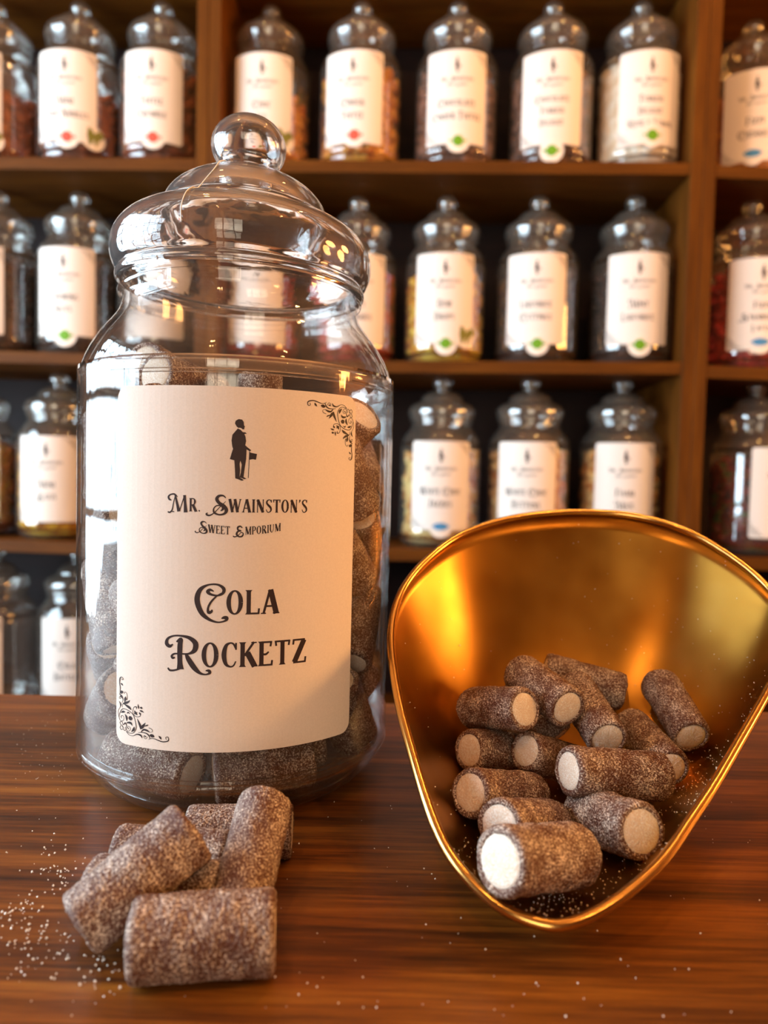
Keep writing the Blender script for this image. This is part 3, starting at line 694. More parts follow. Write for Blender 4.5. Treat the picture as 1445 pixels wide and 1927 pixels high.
# ---- the packing inside the big jar (axis centre and direction of each sweet, jar coordinates)
PACK = [
 (-0.0374, 0.0066, 0.0143, -0.7847, -0.6199, 0, 'sugared cola sweet against the glass at the left side of the big jar'),
 (-0.0216, -0.0233, 0.0143, -0.9248, 0.3803, -0, 'sugared cola sweet against the glass at the left side of the big jar'),
 (0.0115, 0.0384, 0.0143, -0.9437, -0.3308, 0.0001, 'sugared cola sweet at the bottom of the big jar, below its label'),
 (0.0445, 0.0185, 0.0143, -0.377, 0.9262, -0, 'sugared cola sweet against the glass at the right side of the big jar'),
 (0.0218, -0.0233, 0.0143, -0.9446, -0.3283, 0, 'sugared cola sweet at the bottom of the big jar, below its label'),
 (-0.0339, 0.0357, 0.0153, 0.7804, 0.6234, -0.0489, 'sugared cola sweet at the bottom of the big jar, below its label'),
 (0.0199, -0.0458, 0.0157, 0.9413, 0.3303, 0.0701, 'sugared cola sweet at the bottom of the big jar, below its label'),
 (-0.0239, -0.0446, 0.0164, 0.9162, -0.3912, -0.0863, 'sugared cola sweet at the bottom of the big jar, below its label'),
 (0.0503, -0.0195, 0.0299, -0.203, -0.5512, 0.8093, 'sugared cola sweet against the glass at the right side of the big jar'),
 (-0.007, 0.054, 0.0318, 0.1236, 0.0559, 0.9908, 'sugared cola sweet deep inside the big jar near its far wall'),
 (-0.0416, 0.0135, 0.0334, -0.9594, -0.2033, -0.1954, 'sugared cola sweet against the glass at the left side of the big jar'),
 (0.041, 0.0192, 0.0348, -0.8935, -0.449, 0.0002, 'sugared cola sweet against the glass at the right side of the big jar'),
 (0.024, 0.0465, 0.0348, -0.8886, 0.4586, -0.0001, 'sugared cola sweet deep inside the big jar near its far wall'),
 (-0.045, -0.0283, 0.0349, -0.4573, 0.7192, -0.5231, 'sugared cola sweet against the glass at the left side of the big jar'),
 (-0.0266, -0.0185, 0.035, 0.5597, -0.8125, 0.1633, 'sugared cola sweet against the glass at the left side of the big jar'),
 (0.0096, -0.0437, 0.0355, 0.2955, -0.9545, 0.0395, 'sugared cola sweet inside the big jar behind its paper label'),
 (0.0238, -0.0201, 0.0357, -0.2954, 0.9542, -0.0471, 'sugared cola sweet inside the big jar behind its paper label'),
 (-0.0381, 0.0367, 0.0419, -0.6371, -0.6526, 0.4102, 'sugared cola sweet deep inside the big jar near its far wall'),
 (0.0436, -0.0005, 0.0435, 0.8252, 0.1348, -0.5485, 'sugared cola sweet against the glass at the right side of the big jar'),
 (-0.0194, -0.0492, 0.0464, 0.6451, -0.303, -0.7015, 'sugared cola sweet deep inside the big jar near its far wall'),
 (-0.0511, -0.0141, 0.0496, 0.2195, -0.808, 0.5467, 'sugared cola sweet against the glass at the left side of the big jar'),
 (0.0018, -0.0452, 0.0545, -0.06, 0.9974, 0.0398, 'sugared cola sweet inside the big jar behind its paper label'),
 (0.0443, 0.0281, 0.0554, 0.5342, -0.8454, 0.0002, 'sugared cola sweet against the glass at the right side of the big jar'),
 (-0.0222, 0.0386, 0.0581, 0.9303, -0.235, -0.2818, 'sugared cola sweet deep inside the big jar near its far wall'),
 (0.0316, -0.028, 0.0623, -0.8908, 0.0756, -0.4481, 'sugared cola sweet inside the big jar behind its paper label'),
 (0.026, -0.0483, 0.063, 0.2611, 0.1391, 0.9553, 'sugared cola sweet inside the big jar behind its paper label'),
 (0.0532, -0.0069, 0.0637, 0.0998, 0.71, 0.6971, 'sugared cola sweet against the glass at the right side of the big jar'),
 (0.0138, 0.0517, 0.0739, -0.7355, 0.1865, 0.6513, 'sugared cola sweet deep inside the big jar near its far wall'),
 (0.0387, 0.02, 0.074, -0.8927, -0.2389, -0.3821, 'sugared cola sweet against the glass at the right side of the big jar'),
 (-0.0034, -0.053, 0.0751, -0.847, 0.0502, -0.5292, 'sugared cola sweet deep inside the big jar near its far wall'),
 (-0.0529, 0.0007, 0.0757, 0.012, 0.926, -0.3774, 'sugared cola sweet against the glass at the left side of the big jar'),
 (-0.0434, -0.033, 0.0766, 0.3062, -0.3921, -0.8675, 'sugared cola sweet against the glass at the left side of the big jar'),
 (-0.0174, 0.0398, 0.0784, -0.0042, -0.9864, 0.1641, 'sugared cola sweet deep inside the big jar near its far wall'),
 (-0.0301, -0.0166, 0.0818, -0.3503, 0.3707, -0.8601, 'sugared cola sweet against the glass at the left side of the big jar'),
 (-0.038, 0.0375, 0.0862, 0.552, 0.555, 0.6223, 'sugared cola sweet deep inside the big jar near its far wall'),
 (-0.0199, -0.0492, 0.0889, -0.7932, 0.324, -0.5155, 'sugared cola sweet deep inside the big jar near its far wall'),
 (0.0386, 0.0374, 0.0893, 0.4628, -0.4759, 0.7479, 'sugared cola sweet deep inside the big jar near its far wall'),
 (0.0245, -0.0196, 0.0935, -0.056, 0.5836, 0.8101, 'sugared cola sweet against the glass at the right side of the big jar'),
 (0.0466, -0.0268, 0.0988, 0.3583, 0.6077, -0.7088, 'sugared cola sweet against the glass at the right side of the big jar'),
 (0.0537, 0.0003, 0.0993, 0.0012, -0.7007, 0.7135, 'sugared cola sweet against the glass at the right side of the big jar'),
 (0.0176, -0.0499, 0.1005, 0.8349, 0.2969, -0.4634, 'sugared cola sweet inside the big jar behind its paper label'),
 (0.0261, 0.0471, 0.1026, 0.5919, -0.3292, 0.7357, 'sugared cola sweet deep inside the big jar near its far wall'),
 (-0.0114, 0.0287, 0.1028, -0.9533, -0.2672, -0.1405, 'sugared cola sweet deep inside the big jar near its far wall'),
 (-0.0008, 0.0538, 0.1029, -0.6642, -0.0092, -0.7475, 'sugared cola sweet deep inside the big jar near its far wall'),
 (-0.0462, 0.0271, 0.1031, -0.3828, -0.6416, -0.6646, 'sugared cola sweet against the glass at the left side of the big jar'),
 (0.0099, -0.0308, 0.104, 0.3913, -0.0883, 0.916, 'sugared cola sweet inside the big jar behind its paper label'),
 (-0.055, 0.0004, 0.1086, 0.0061, 0.333, 0.9429, 'sugared cola sweet against the glass at the left side of the big jar'),
 (-0.0434, -0.0291, 0.1087, -0.5121, 0.8109, -0.2831, 'sugared cola sweet against the glass at the left side of the big jar'),
 (-0.0344, 0.005, 0.1091, 0.0206, -0.73, -0.6832, 'sugared cola sweet against the glass at the left side of the big jar'),
 (-0.008, -0.0368, 0.1129, 0.426, -0.3278, 0.8433, 'sugared cola sweet deep inside the big jar near its far wall'),
 (0.0471, 0.0252, 0.1164, -0.3605, 0.6697, 0.6492, 'sugared cola sweet against the glass at the right side of the big jar'),
 (-0.0273, 0.0463, 0.1188, -0.6083, -0.3664, 0.7041, 'sugared cola sweet deep inside the big jar near its far wall'),
 (0.0318, 0.0102, 0.1233, -0.2854, 0.6153, 0.7349, 'sugared cola sweet against the glass at the right side of the big jar'),
 (0.0165, 0.0412, 0.127, 0.5149, 0.8559, 0.0486, 'sugared cola sweet deep inside the big jar near its far wall'),
 (-0.0228, -0.0374, 0.1306, 0.0449, -0.976, -0.2133, 'sugared cola sweet against the glass at the left side of the big jar'),
 (0.0521, 0.0118, 0.1314, -0.1659, 0.7507, 0.6395, 'sugared cola sweet against the glass at the right side of the big jar'),
 (0.0475, -0.0263, 0.1314, -0.2803, -0.5093, 0.8136, 'sugared cola sweet against the glass at the right side of the big jar'),
 (-0.0151, 0.0285, 0.1327, -0.111, -0.1215, 0.9864, 'sugared cola sweet deep inside the big jar near its far wall'),
 (-0.0003, 0.0536, 0.1344, -0.6911, -0.0036, -0.7228, 'sugared cola sweet deep inside the big jar near its far wall'),
 (-0.0506, 0.0142, 0.1357, -0.259, -0.9153, 0.3085, 'brown sugared cola sweet on top of the heap inside the big jar'),
 (-0.0519, -0.018, 0.136, 0.096, -0.2735, -0.9571, 'brown sugared cola sweet on top of the heap inside the big jar'),
 (0.0277, 0.0339, 0.1428, 0.7417, 0.6279, -0.2358, 'brown sugared cola sweet on top of the heap inside the big jar'),
 (0.0147, -0.0505, 0.1432, 0.8859, 0.2593, 0.3848, 'brown sugared cola sweet on top of the heap inside the big jar'),
 (0.044, -0.0091, 0.1437, -0.5668, 0.51, -0.6471, 'brown sugared cola sweet on top of the heap inside the big jar'),
 (-0.0333, -0.0005, 0.1467, 0.0901, -0.9851, -0.1467, 'brown sugared cola sweet on top of the heap inside the big jar'),
 (-0.0336, -0.0404, 0.1481, 0.7272, -0.6015, 0.3306, 'brown sugared cola sweet on top of the heap inside the big jar'),
 (-0.0287, 0.0436, 0.1493, 0.7904, 0.5591, -0.2505, 'brown sugared cola sweet on top of the heap inside the big jar'),
]
TOPS = [((-.0545, .300, .135), (-.0528, .2985, .1715), 'brown sugared cola sweet standing up just above the top edge of the big label'),
        ((-.0925, .2850, .1690), (-.0760, .3180, .1640), 'cola sweet showing its pale end at the top left inside the big jar'),
        ((-.1050, .3080, .1770), (-.0930, .3430, .1700), 'highest cola sweet at the left inside the big jar, end towards the camera')]
for i, (a, b_, lab) in enumerate(TOPS): sweet(i, a, b_, .0094, lab, 'cola sweets packed in the big jar', LO)
for i, (x, y, z, ax, ay, az, lab) in enumerate(PACK):
    c = Vector((JX+x, JY+y, z)); d = Vector((ax, ay, az))*.0190
    sweet(i, c-d, c+d, .0098, lab, 'cola sweets packed in the big jar', LO)

# ---- the little pile on the counter in front of the jar
PILE = [
 ((-.0616, .1758, .0103), (-.0262, .1808, .0103), .0103, 'sugared cola sweet lying flat at the very front of the pile before the jar'),
 ((-.0775, .1815, .0100), (-.0530, .2000, .0268), .0092, 'sugared cola sweet slanting up to the right, left side of the counter pile'),
 ((-.0378, .1915, .0086), (-.0352, .2200, .0268), .0083, 'sugared cola sweet leaning upright at the back right of the counter pile'),
 ((-.0830, .2020, .0087), (-.0450, .2000, .0087), .0086, 'shaded cola sweet lying under the two leaning ones of the counter pile'),
 ((-.0820, .2196, .0087), (-.0465, .2178, .0087), .0086, 'sugared cola sweet lying flat behind the slanting one, its left end showing'),
 ((-.0640, .2345, .0087), (-.0290, .2368, .0087), .0085, 'sugared cola sweet lying flat against the foot of the jar, behind the leaning one'),
]
for i, (a, b_, r, lab) in enumerate(PILE): sweet(i, a, b_, r, lab, 'loose cola sweets piled in front of the jar')

# ------------------------------------------------------------------ the brass scoop
RIM_PX = [(1050, 1742), (1000, 1733), (940, 1706), (880, 1652), (835, 1590), (802, 1505), (775, 1415), (752, 1330), (739, 1255), (735, 1200), (742, 1148), (764, 1098), (800, 1056), (850, 1016), (910, 989), (980, 972), (1050, 965), (1100, 964), (1165, 967), (1235, 980), (1305, 1005), (1372, 1045), (1428, 1088), (1468, 1135), (1484, 1185), (1472, 1245), (1440, 1310), (1392, 1394), (1342, 1480), (1297, 1547), (1247, 1620), (1171, 1687), (1105, 1727)]
TF, TB = (.185, .0100), (.360, .113)
sl = (TB[1]-TF[1])/(TB[0]-TF[0])
def on_rim_plane(px, py):
    d = ray(px, py)
    # EYE + t*d.z = TF.z + (t-TF.y)*sl
    t = (TF[1]-TF[0]*sl-EYE)/(d.z-sl)
    return Vector((d.x*t, t, EYE+d.z*t))
rim = [on_rim_plane(*p) for p in RIM_PX]
rim = [Vector(p) for p in catmull([tuple(p) for p in rim], 5, True)]
for _ in range(3): rim = [(rim[i-1]+rim[i]*2+rim[(i+1) % len(rim)])/4 for i in range(len(rim))]
NR = len(rim)
C0 = Vector((.074, .2700, .0024))
def bowl_pt(i, s):
    p = rim[i]
    v_ = .42*s**2+.58*s**4.2
    return Vector((C0.x+(p.x-C0.x)*s, C0.y+(p.y-C0.y)*s, C0.z+(p.z-C0.z)*v_))
NS = 34
scoop = empty('brass_scoop', (0, 0, TOP))
tag(scoop, 'brass weighing scoop tipped towards the camera, holding sugared cola sweets', 'scoop')
v = [C0]; f = []
for k in range(1, NS+1):
    s = (k/NS)**.85
    v += [bowl_pt(i, s) for i in range(NR)]
for i in range(NR): f.append((0, 1+i, 1+(i+1) % NR))
for k in range(NS-1):
    for i in range(NR):
        a = 1+k*NR+i; b_ = 1+k*NR+(i+1) % NR; f.append((a, a+NR, b_+NR, b_))
f = [tuple(reversed(q)) for q in f]
pan = mesh_obj('pan', v, f, M_brass, scoop, True)
m = pan.modifiers.new('thickness', 'SOLIDIFY'); m.thickness = .0012; m.offset = -1
rim_o = mesh_obj('rolled_rim', *tube(rim, .0017, 12, True), M_rim, scoop, True)
rim_o['label'] = 'bright rolled brass rim'
BOWL_V, BOWL_F = v, f

SCOOP = [
 ((0.0341, 0.1905, 0.0252), (0.0618, 0.2129, 0.0154), 0.0092, 'cola sweet with bright white end, nearest the front lip of the brass scoop'),
 ((0.0835, 0.2185, 0.0205), (0.0742, 0.2475, 0.0118), 0.0092, 'pale frosted cola sweet with peach end, front right in the brass scoop'),
 ((0.0665, 0.2435, 0.029), (0.1035, 0.2555, 0.0228), 0.0086, 'cola sweet with bright white oval end lying across the middle of the scoop heap'),
 ((0.0572, 0.2709, 0.0253), (0.0832, 0.2882, 0.0124), 0.008, 'cola sweet with small pink end, tucked left of the one across the middle'),
 ((0.0356, 0.274, 0.0237), (0.062, 0.2935, 0.0161), 0.0082, "cola sweet with orange end, upper of two pointing at the scoop's left wall"),
 ((0.0314, 0.2361, 0.0238), (0.0577, 0.2596, 0.0121), 0.0085, "cola sweet with orange oval end, lower of two pointing at the scoop's left wall"),
 ((0.0381, 0.2158, 0.0227), (0.0607, 0.2406, 0.0112), 0.0082, 'cola sweet with orange end, second from the front of the scoop at its left'),
 ((0.056, 0.2693, 0.0421), (0.0391, 0.2974, 0.0327), 0.0082, 'cola sweet with peach end facing right at the upper left of the scoop heap'),
 ((0.0737, 0.274, 0.0415), (0.0607, 0.3048, 0.0466), 0.0084, 'grey frosted cola sweet, its end towards the camera, top of the scoop heap'),
 ((0.0884, 0.2697, 0.031), (0.085, 0.3062, 0.04), 0.0084, 'cola sweet running down the centre of the scoop heap with a pale pink end'),
 ((0.1132, 0.2701, 0.0198), (0.1097, 0.3066, 0.0239), 0.0082, 'cola sweet with orange end at the right of the scoop heap'),
 ((0.1268, 0.2835, 0.0276), (0.1256, 0.3169, 0.04), 0.008, 'grey frosted cola sweet highest on the right wall of the scoop'),
 ((0.1104, 0.3191, 0.0348), (0.076, 0.3246, 0.0421), 0.0084, 'dark cola sweet lying across the back of the scoop behind the others'),
 ((0.0776, 0.3038, 0.0188), (0.061, 0.3187, 0.0384), 0.0078, 'shadowed cola sweet with dull orange end deep in the middle of the scoop heap'),
]
for i, (a, b_, r, lab) in enumerate(SCOOP): sweet(i, a, b_, r, lab, 'cola sweets lying in the brass scoop')

# ------------------------------------------------------------------ spilt sugar
def grains(name, pts, label, cat):
    vs = []; fs = []
    for p, s in pts:
        n0 = len(vs)
        R3 = Matrix.Rotation(random.random()*6.28, 3, Vector((random.random(), random.random(), random.random()+.01)).normalized())
        for q in ((1, 0, 0), (-1, 0, 0), (0, 1, 0), (0, -1, 0), (0, 0, 1), (0, 0, -1)):
            vs.append(p+R3 @ (Vector(q)*s*random.uniform(.7, 1.2)))
        fs += [(n0+a, n0+b, n0+c) for a, b, c in ((0, 2, 4), (2, 1, 4), (1, 3, 4), (3, 0, 4), (2, 0, 5), (1, 2, 5), (3, 1, 5), (0, 3, 5))]
    o = mesh_obj(name, vs, fs, M_crystal)
    return tag(o, label, cat, None, 'stuff')
pts = []
def on_top(px, py):
    d = ray(px, py); t = -EYE/d.z
    return Vector((d.x*t, t, TOP))
cl = [(60, 1700, 45), (100, 1780, 50), (30, 1770, 30), (160, 1790, 40), (110, 1660, 25), (40, 1810, 40), (180, 1840, 30), (110, 1640, 15), (60, 1745, 30), (90, 1600, 30), (20, 1720, 20)]
for k in range(210):
    cx, cy_, sd = cl[k % len(cl)]
    q = on_top(random.gauss(cx, sd*1.1), random.gauss(cy_, sd*.5)); s = random.uniform(.00018, .00048); q.z += s*.6; pts.append((q, s))
for k in range(160):
    q = on_top(random.uniform(-20, 1460), random.uniform(1500, 1915)); s = random.uniform(.00012, .00034); q.z += s*.6
    pts.append((q, s))
for k in range(60):
    q = on_top(random.uniform(20, 140), random.uniform(1340, 1500)); s = random.uniform(.0001, .00024); q.z += s*.6
    pts.append((q, s))
grains('spilt_sugar', pts, 'loose sugar crystals scattered over the counter left of the pile', 'sugar')
pts = []
for k in range(3400):
    i = random.randrange(NR); s = random.random()**.6
    p = bowl_pt(i, s)
    w = .10
    if p.x > .10: w = .9 if p.y < .30 else .25
    if p.y < .225: w = max(w, .75)
    if random.random() > w: continue
    g_ = random.uniform(.00012, .00034)
    pts.append((p+Vector((random.uniform(-.001, .001), random.uniform(-.001, .001), TOP+g_*.8)), g_))
grains('sugar_dust', pts, 'fine sugar dust and crystals stuck to the inside of the brass scoop', 'sugar')

# ------------------------------------------------------------------ jars on the shelves
vb, vl = jar_meshes(56, 2)
far_body = add_mesh('shelf_jar_body', vb, M_bodyfar); far_lid = add_mesh('shelf_jar_lid', vl, M_lidfar)
def chunks(name, size, n, rnd, flat=1.0, top=.155, cr=.057):
    """loose sweets heaped against the inside of a jar, filled to `top`"""
    rr = random.Random(rnd); vs = []; fs = []
    base = bmesh.new(); bmesh.ops.create_icosphere(base, subdivisions=1, radius=1.0)
    bv = [x.co.copy() for x in base.verts]; bf = [[q.index for q in x.verts] for x in base.faces]; base.free()
    cvv, cff = lathe([(0, .008), (cr-.003, .008), (cr, .016), (cr, top-.018), (cr-.009, top-.004), (0, top)], 24)
    vs += [Vector(p) for p in cvv]; fs += cff
    for k in range(n):
        a = rr.random()*6.283
        if k < n*.8: r_ = .0640-size*.85; z = .006+size*.8+(top-.008-size)*(k/(n*.8))
        else: r_ = rr.uniform(0, .055); z = top-.002
        M3 = Matrix.Rotation(rr.random()*6.28, 3, Vector((rr.random(), rr.random(), rr.random()+.01)).normalized()) @ Matrix.Diagonal((rr.uniform(.8, 1.25), rr.uniform(.8, 1.2), flat))
        c = Vector((r_*math.cos(a), r_*math.sin(a), z)); n0 = len(vs)
        for p in bv:
            w = c+M3 @ (p*size*rr.uniform(.9, 1.1))
            rr2 = math.hypot(w.x, w.y)
            if rr2 > .0648: w.x *= .0648/rr2; w.y *= .0648/rr2
            if w.z < .0075: w.z = .0075
            vs.append(w)
        fs += [[n0+i for i in q] for q in bf]
    me = bpy.data.meshes.new(name); me.from_pydata(vs, [], fs); me.polygons.foreach_set('use_smooth', [True]*len(me.polygons)); me.update()
    return me
def sweetmat(name, c1, c2, scale=60, rough=.4, c3=None):
    m, nt, b = mat(name); L = nt.links
    tc = N(nt, 'ShaderNodeTexCoord'); no = N(nt, 'ShaderNodeTexNoise', Scale=float(scale), Detail=3.0); L.new(tc.outputs['Object'], no.inputs['Vector'])
    st = [(.40, c1), (.60, c2)] if c3 is None else [(.36, c1), (.5, c2), (.62, c3)]
    r = ramp(nt, st); L.new(no.outputs[0], r.inputs[0]); L.new(r.outputs[0], b.inputs['Base Color']); b.inputs['Roughness'].default_value = rough
    return m
CM = {
 'brown': sweetmat('toffee_brown', srgb(110, 42, 10), srgb(170, 82, 24)),
 'dark': sweetmat('dark_liquorice', srgb(22, 10, 8), srgb(58, 26, 16)),
 'orange': sweetmat('amber_toffee', srgb(196, 92, 10), srgb(236, 150, 44)),
 'gold': sweetmat('golden_honeycomb', srgb(206, 118, 8), srgb(246, 178, 50)),
 'cocoa': sweetmat('dusty_cocoa', srgb(92, 56, 44), srgb(158, 112, 92)),
 'white': sweetmat('powdery_white', srgb(236, 212, 180), srgb(252, 246, 232), rough=.7),
 'cream': sweetmat('cream_buttons', srgb(206, 130, 40), srgb(250, 222, 150), 45),
 'red': sweetmat('red_gums', srgb(140, 14, 8), srgb(214, 40, 22)),
 'yellow': sweetmat('yellow_drops', srgb(214, 146, 6), srgb(250, 214, 70)),
 'foil': sweetmat('gold_foil_eggs', srgb(200, 130, 6), srgb(250, 206, 50), 50, .2),
 'mixed': sweetmat('dark_mixed_sweets', srgb(30, 14, 10), srgb(130, 20, 14), 50, .35, srgb(50, 90, 24)),
}
CMESH = {'chunk': [chunks('sweet_pieces', .0085, 230, 3, 1., .158), chunks('sweet_pieces', .0085, 190, 5, .8, .125)],
         'disc': [chunks('sweet_pieces', .0115, 170, 8, .38, .158)], 'egg': [chunks('sweet_pieces', .0105, 170, 9, 1.1, .150)],
         'powder': [chunks('sweet_pieces', .0130, 190, 12, .9, .172, .062)]}
def sticker(par, kind, u, w, drop):
    """round price or diet sticker on the jar front"""
    R_ = JR
    z = .030+w
    v, f = cyl_patch(R_, .00055, circle(.0185), u, z)
    s = mesh_obj('round_sticker', v, f, M_sticker, par)
    col = {'red': M_red, 'green': M_green, 'blue': M_blue, 'v': M_leaf}[kind]
    if kind == 'v':
        q = []
        strokes_to_quads([('s', [(-.010, .010, .003), (-.006, .008, .004), (-.002, -.010, .0045)]), ('s', [(-.002, -.010, .004), (.003, .002, .003), (.009, .007, .006), (.013, .012, .001)])], lambda x, y: (x, y), q)
        vv = []; ff = []
        for qq in q:
            n0 = len(vv); vv += [((R_+.0007)*math.sin((u+p[0])/R_), -(R_+.0007)*math.cos((u+p[0])/R_), z+p[1]) for p in qq]; ff.append((n0, n0+1, n0+2, n0+3))
        mesh_obj('sticker_print', vv, ff, col, s)
        s['label'] = 'round sticker with a leafy green V'
    else:
        P = [(x*(1.15 if abs(y) < .003 else 1), y) for x, y in circle(.0078, 20)]
        if kind == 'blue': P = circle(.006, 20, 2.0)
        else: P = circle(.0085, 24)
        v, f = cyl_patch(R_, .0007, P, u, z)
        v2, f2 = cyl_patch(R_, .0007, [(-.0135, -.0015), (.0135, -.0015), (.0135, .0022), (-.0135, .0022)], u, z)
        f += [tuple(i+len(v) for i in q) for q in f2]; v += v2
        mesh_obj('sticker_print', v, f, col, s)
        s['label'] = 'round sticker with a %s mark' % kind
def lines_for(words):
    n = len(words); hs = {1: .010, 2: .0088, 3: .0078}[n]
    st = {1: .085, 2: .0808, 3: .074}[n]; dy = {1: 0, 2: .0190, 3: .0172}[n]
    out = []
    for i, t in enumerate(words):
        w = text_strokes(t)[1]*hs
        out.append((t, hs, min(w, .084), st+i*dy))
    return out
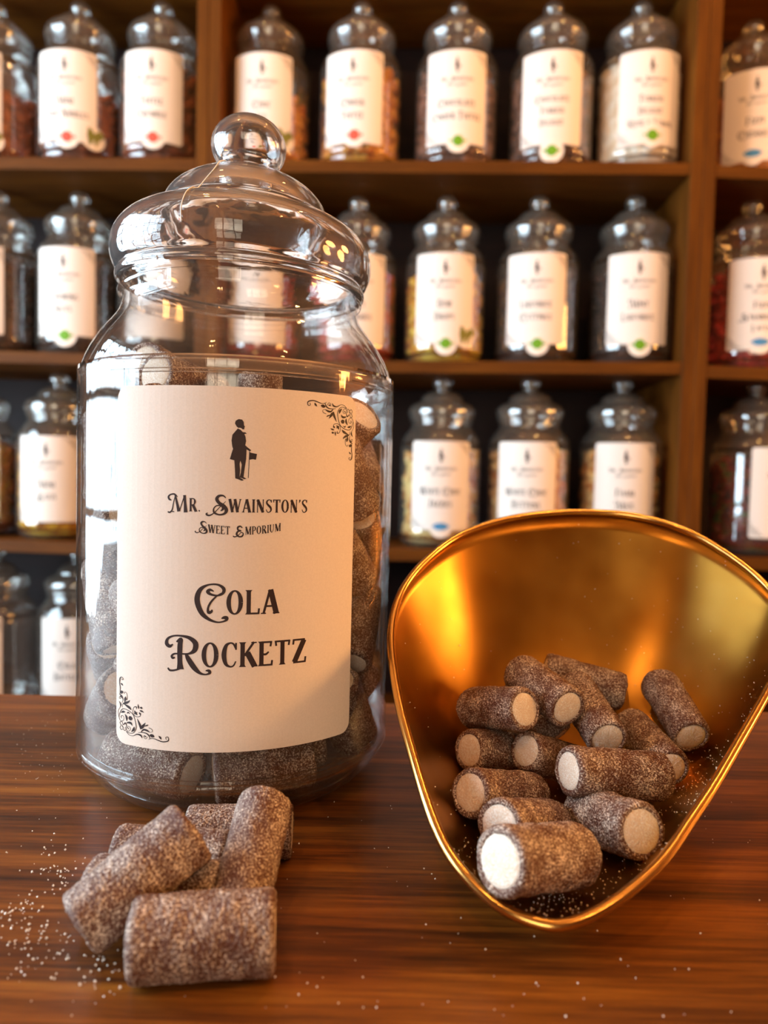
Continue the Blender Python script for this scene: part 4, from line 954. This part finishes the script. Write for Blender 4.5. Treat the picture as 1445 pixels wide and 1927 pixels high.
# row, lens column of the jar, of its label centre, words, contents mesh and colour, stickers, extra distance back, label
JARS = [
 ('left', 1, -6, -50, ["HONEY", "CRUNCH"], ('chunk', 1), 'brown', [('v', .034, .002)], .078, 'shelf jar cut by the left photo edge on the top shelf, V sticker showing'),
 ('left', 1, 152, 125, ["MINI", "CHOC NIBBLES"], ('chunk', 1), 'brown', [('red', .004, .006), ('v', .045, .010)], .078, 'shelf jar of brown sweets with red and V stickers, MINI CHOC NIBBLES, top shelf'),
 ('left', 1, 306, 287, ["TOFFEE", "CRUMBLE"], ('chunk', 0), 'brown', [('red', .003, .006)], .078, 'shelf jar of amber brown pieces, TOFFEE CRUMBLE, beside the double upright, top shelf'),
 ('mid', 1, 509, 494, ["CHOC", "ICE"], ('chunk', 1), 'orange', [('red', .004, .010), ('v', .036, .012)], .085, 'shelf jar of pale orange sweets behind the big jar knob, top shelf'),
 ('mid', 1, 680, 665, ["CINDER", "TOFFEE"], ('chunk', 0), 'gold', [('red', .004, .012)], .078, 'shelf jar of golden honeycomb with a red sticker, CINDER TOFFEE, top shelf'),
 ('mid', 1, 860, 860, ["CHOCOLATE", "CINDER TOFFEE"], ('chunk', 0), 'cocoa', [('green', .004, .004)], .078, 'shelf jar of dusty brown pieces, CHOCOLATE CINDER TOFFEE, green sticker, top shelf'),
 ('mid', 1, 1038, 1040, ["CHOCOLATE", "TURKISH", "DELIGHT"], ('chunk', 0), 'cocoa', [('green', .002, -.010)], .078, 'shelf jar labelled CHOCOLATE TURKISH DELIGHT with a low green sticker, top shelf'),
 ('mid', 1, 1204, 1224, ["TURKISH", "DELIGHT", "ROSE & LEMON"], ('powder', 0), 'white', [('green', .004, .014)], .078, 'shelf jar of powdery white Turkish delight beside the right double upright, top shelf'),
 ('right', 1, 1414, 1424, ["FIZZY", "CHERRIES"], ('chunk', 0), 'orange', [('blue', -.002, .012)], .115, 'shelf jar labelled FIZZY CHERRIES right of the double upright, top shelf'),
 ('left', 2, -2, -46, ["SOUR", "APPLES"], ('chunk', 0), 'dark', [], .085, 'shelf jar of dark sweets cut by the left edge of the photo, middle shelf'),
 ('left', 2, 150, 122, ["CHEWING", "NUTS"], ('chunk', 0), 'dark', [('green', .003, .000)], .085, 'shelf jar of dark sweets labelled CHEWING NUTS with a green sticker, middle shelf'),
 ('left', 2, 300, 290, ["BRAZIL", "NUTS"], ('chunk', 0), 'dark', [], .085, 'shelf jar mostly hidden behind the left side of the big lid, middle shelf'),
 ('mid', 2, 492, 484, ["CHERRY", "LIPS"], ('chunk', 0), 'red', [], .085, 'shelf jar seen only through the neck of the big jar, middle shelf'),
 ('mid', 2, 672, 672, ["JELLY", "CHERRIES"], ('chunk', 0), 'red', [], .085, 'shelf jar of red gums just right of the big jar neck, middle shelf'),
 ('mid', 2, 838, 838, ["DEW", "DROPS"], ('egg', 0), 'yellow', [('green', .003, .000), ('v', .036, .012)], .085, 'shelf jar of yellow sweets with a green sticker, middle shelf'),
 ('mid', 2, 1011, 1010, ["LIQUORICE", "CUTTINGS"], ('chunk', 0), 'dark', [('green', .004, .000)], .085, 'jar of black sweets labelled LIQUORICE CUTTINGS with a green sticker, middle shelf'),
 ('mid', 2, 1190, 1202, ["MINT", "LIQUORICE"], ('chunk', 0), 'dark', [('green', .004, -.001)], .085, 'jar of black sweets labelled MINT LIQUORICE beside the right upright, middle shelf'),
 ('right', 2, 1410, 1432, ["FIZZY", "STRAWBERRY", "LACES"], ('chunk', 0), 'red', [('blue', .0, .012)], .085, 'shelf jar of red laces right of the double upright, middle shelf'),
 ('left', 3, -46, -60, ["COUGH", "CANDY"], ('chunk', 0), 'brown', [], .085, 'shelf jar of brown sweets at the left photo edge, low shelf'),
 ('left', 3, 112, 89, ["MINI", "EGGS"], ('egg', 0), 'foil', [], .085, 'shelf jar of gold foil eggs left of the big jar, low shelf'),
 ('mid', 3, 829, 830, ["WHITE CHOC", "JAZZIES"], ('disc', 0), 'cream', [('blue', .002, .006)], .078, 'shelf jar of cream buttons with a blue sticker, just left above the scoop, low shelf'),
 ('mid', 3, 994, 992, ["WHITE CHOC", "BUTTONS"], ('disc', 0), 'cream', [], .078, 'shelf jar of cream buttons right above the back rim of the scoop, low shelf'),
 ('mid', 3, 1167, 1177, ["FOAM", "MICE"], ('disc', 0), 'cream', [], .085, 'shelf jar of cream sweets above the scoop beside the right upright, low shelf'),
 ('right', 3, 1418, 1466, ["FRUIT", "ROCK"], ('egg', 0), 'mixed', [], .078, 'shelf jar of dark red and green sweets, turned away, right edge of the low shelf'),
 ('left', 4, -8, -50, ["COLA", "CUBES"], None, None, [], .085, 'nearly empty shelf jar just above the counter edge at the far left, bottom shelf'),
 ('left', 4, 148, 128, ["COLA", "BOTTLES"], ('chunk', 1), 'dark', [], .100, 'shelf jar standing low behind the counter left of the big jar, bottom shelf'),
]
rowpy = {1: 290, 2: 670, 3: 1010, 4: 1290}
for idx, (unit, row, px, lpx, words, cm, col, stick, back, lab) in enumerate(JARS):
    s, _ = on_shelf(px, rowpy[row]-150, back)
    z = rows[unit][row](s)+.0004
    p = SM @ Vector((s, back, z))
    d = (EYEP-p); ang = math.atan2(d.x, -d.y)      # direction of the lens
    off = (lpx-px)/75.0
    off = math.asin(max(-.95, min(.95, off)))
    j = empty('shelf_jar', p, ang+off)
    tag(j, lab, 'jar', 'sweet jars on the wall shelving')
    link(bpy.data.objects.new('jar_body', far_body), j)
    link(bpy.data.objects.new('lid', far_lid), j)
    LW2, LH2 = .0985, .1420
    me = label_mesh('jar_label', lines_for(words), JR, LW2, LH2, 2)
    o = link(bpy.data.objects.new('jar_label', me), j); o.location = (0, 0, .030+LH2/2)
    for kind, u, w in stick: sticker(j, kind, u, w, 0)
    if cm:
        me = CMESH[cm[0]][cm[1] if cm[1] < len(CMESH[cm[0]]) else 0]
        if not me.materials: me.materials.append(None)
        o = link(bpy.data.objects.new('sweet_pieces', me))
        o.location = p; o.rotation_euler = (0, 0, idx*1.3)
        o.material_slots[0].link = 'OBJECT'; o.material_slots[0].material = CM[col]
        cn = {'brown': 'brown toffee pieces', 'dark': 'dark liquorice-coloured sweets', 'orange': 'pale orange sweets', 'gold': 'golden honeycomb pieces', 'cocoa': 'dusty cocoa-brown pieces', 'white': 'powdery white cubes', 'cream': 'cream-coloured buttons', 'red': 'red sweets', 'yellow': 'yellow sweets', 'foil': 'gold foil eggs', 'mixed': 'dark red and green sweets'}[col]
        tag(o, cn+' filling the '+('jar ' if 0 else '')+'jar labelled '+' '.join(words), 'sweets', None, 'stuff')
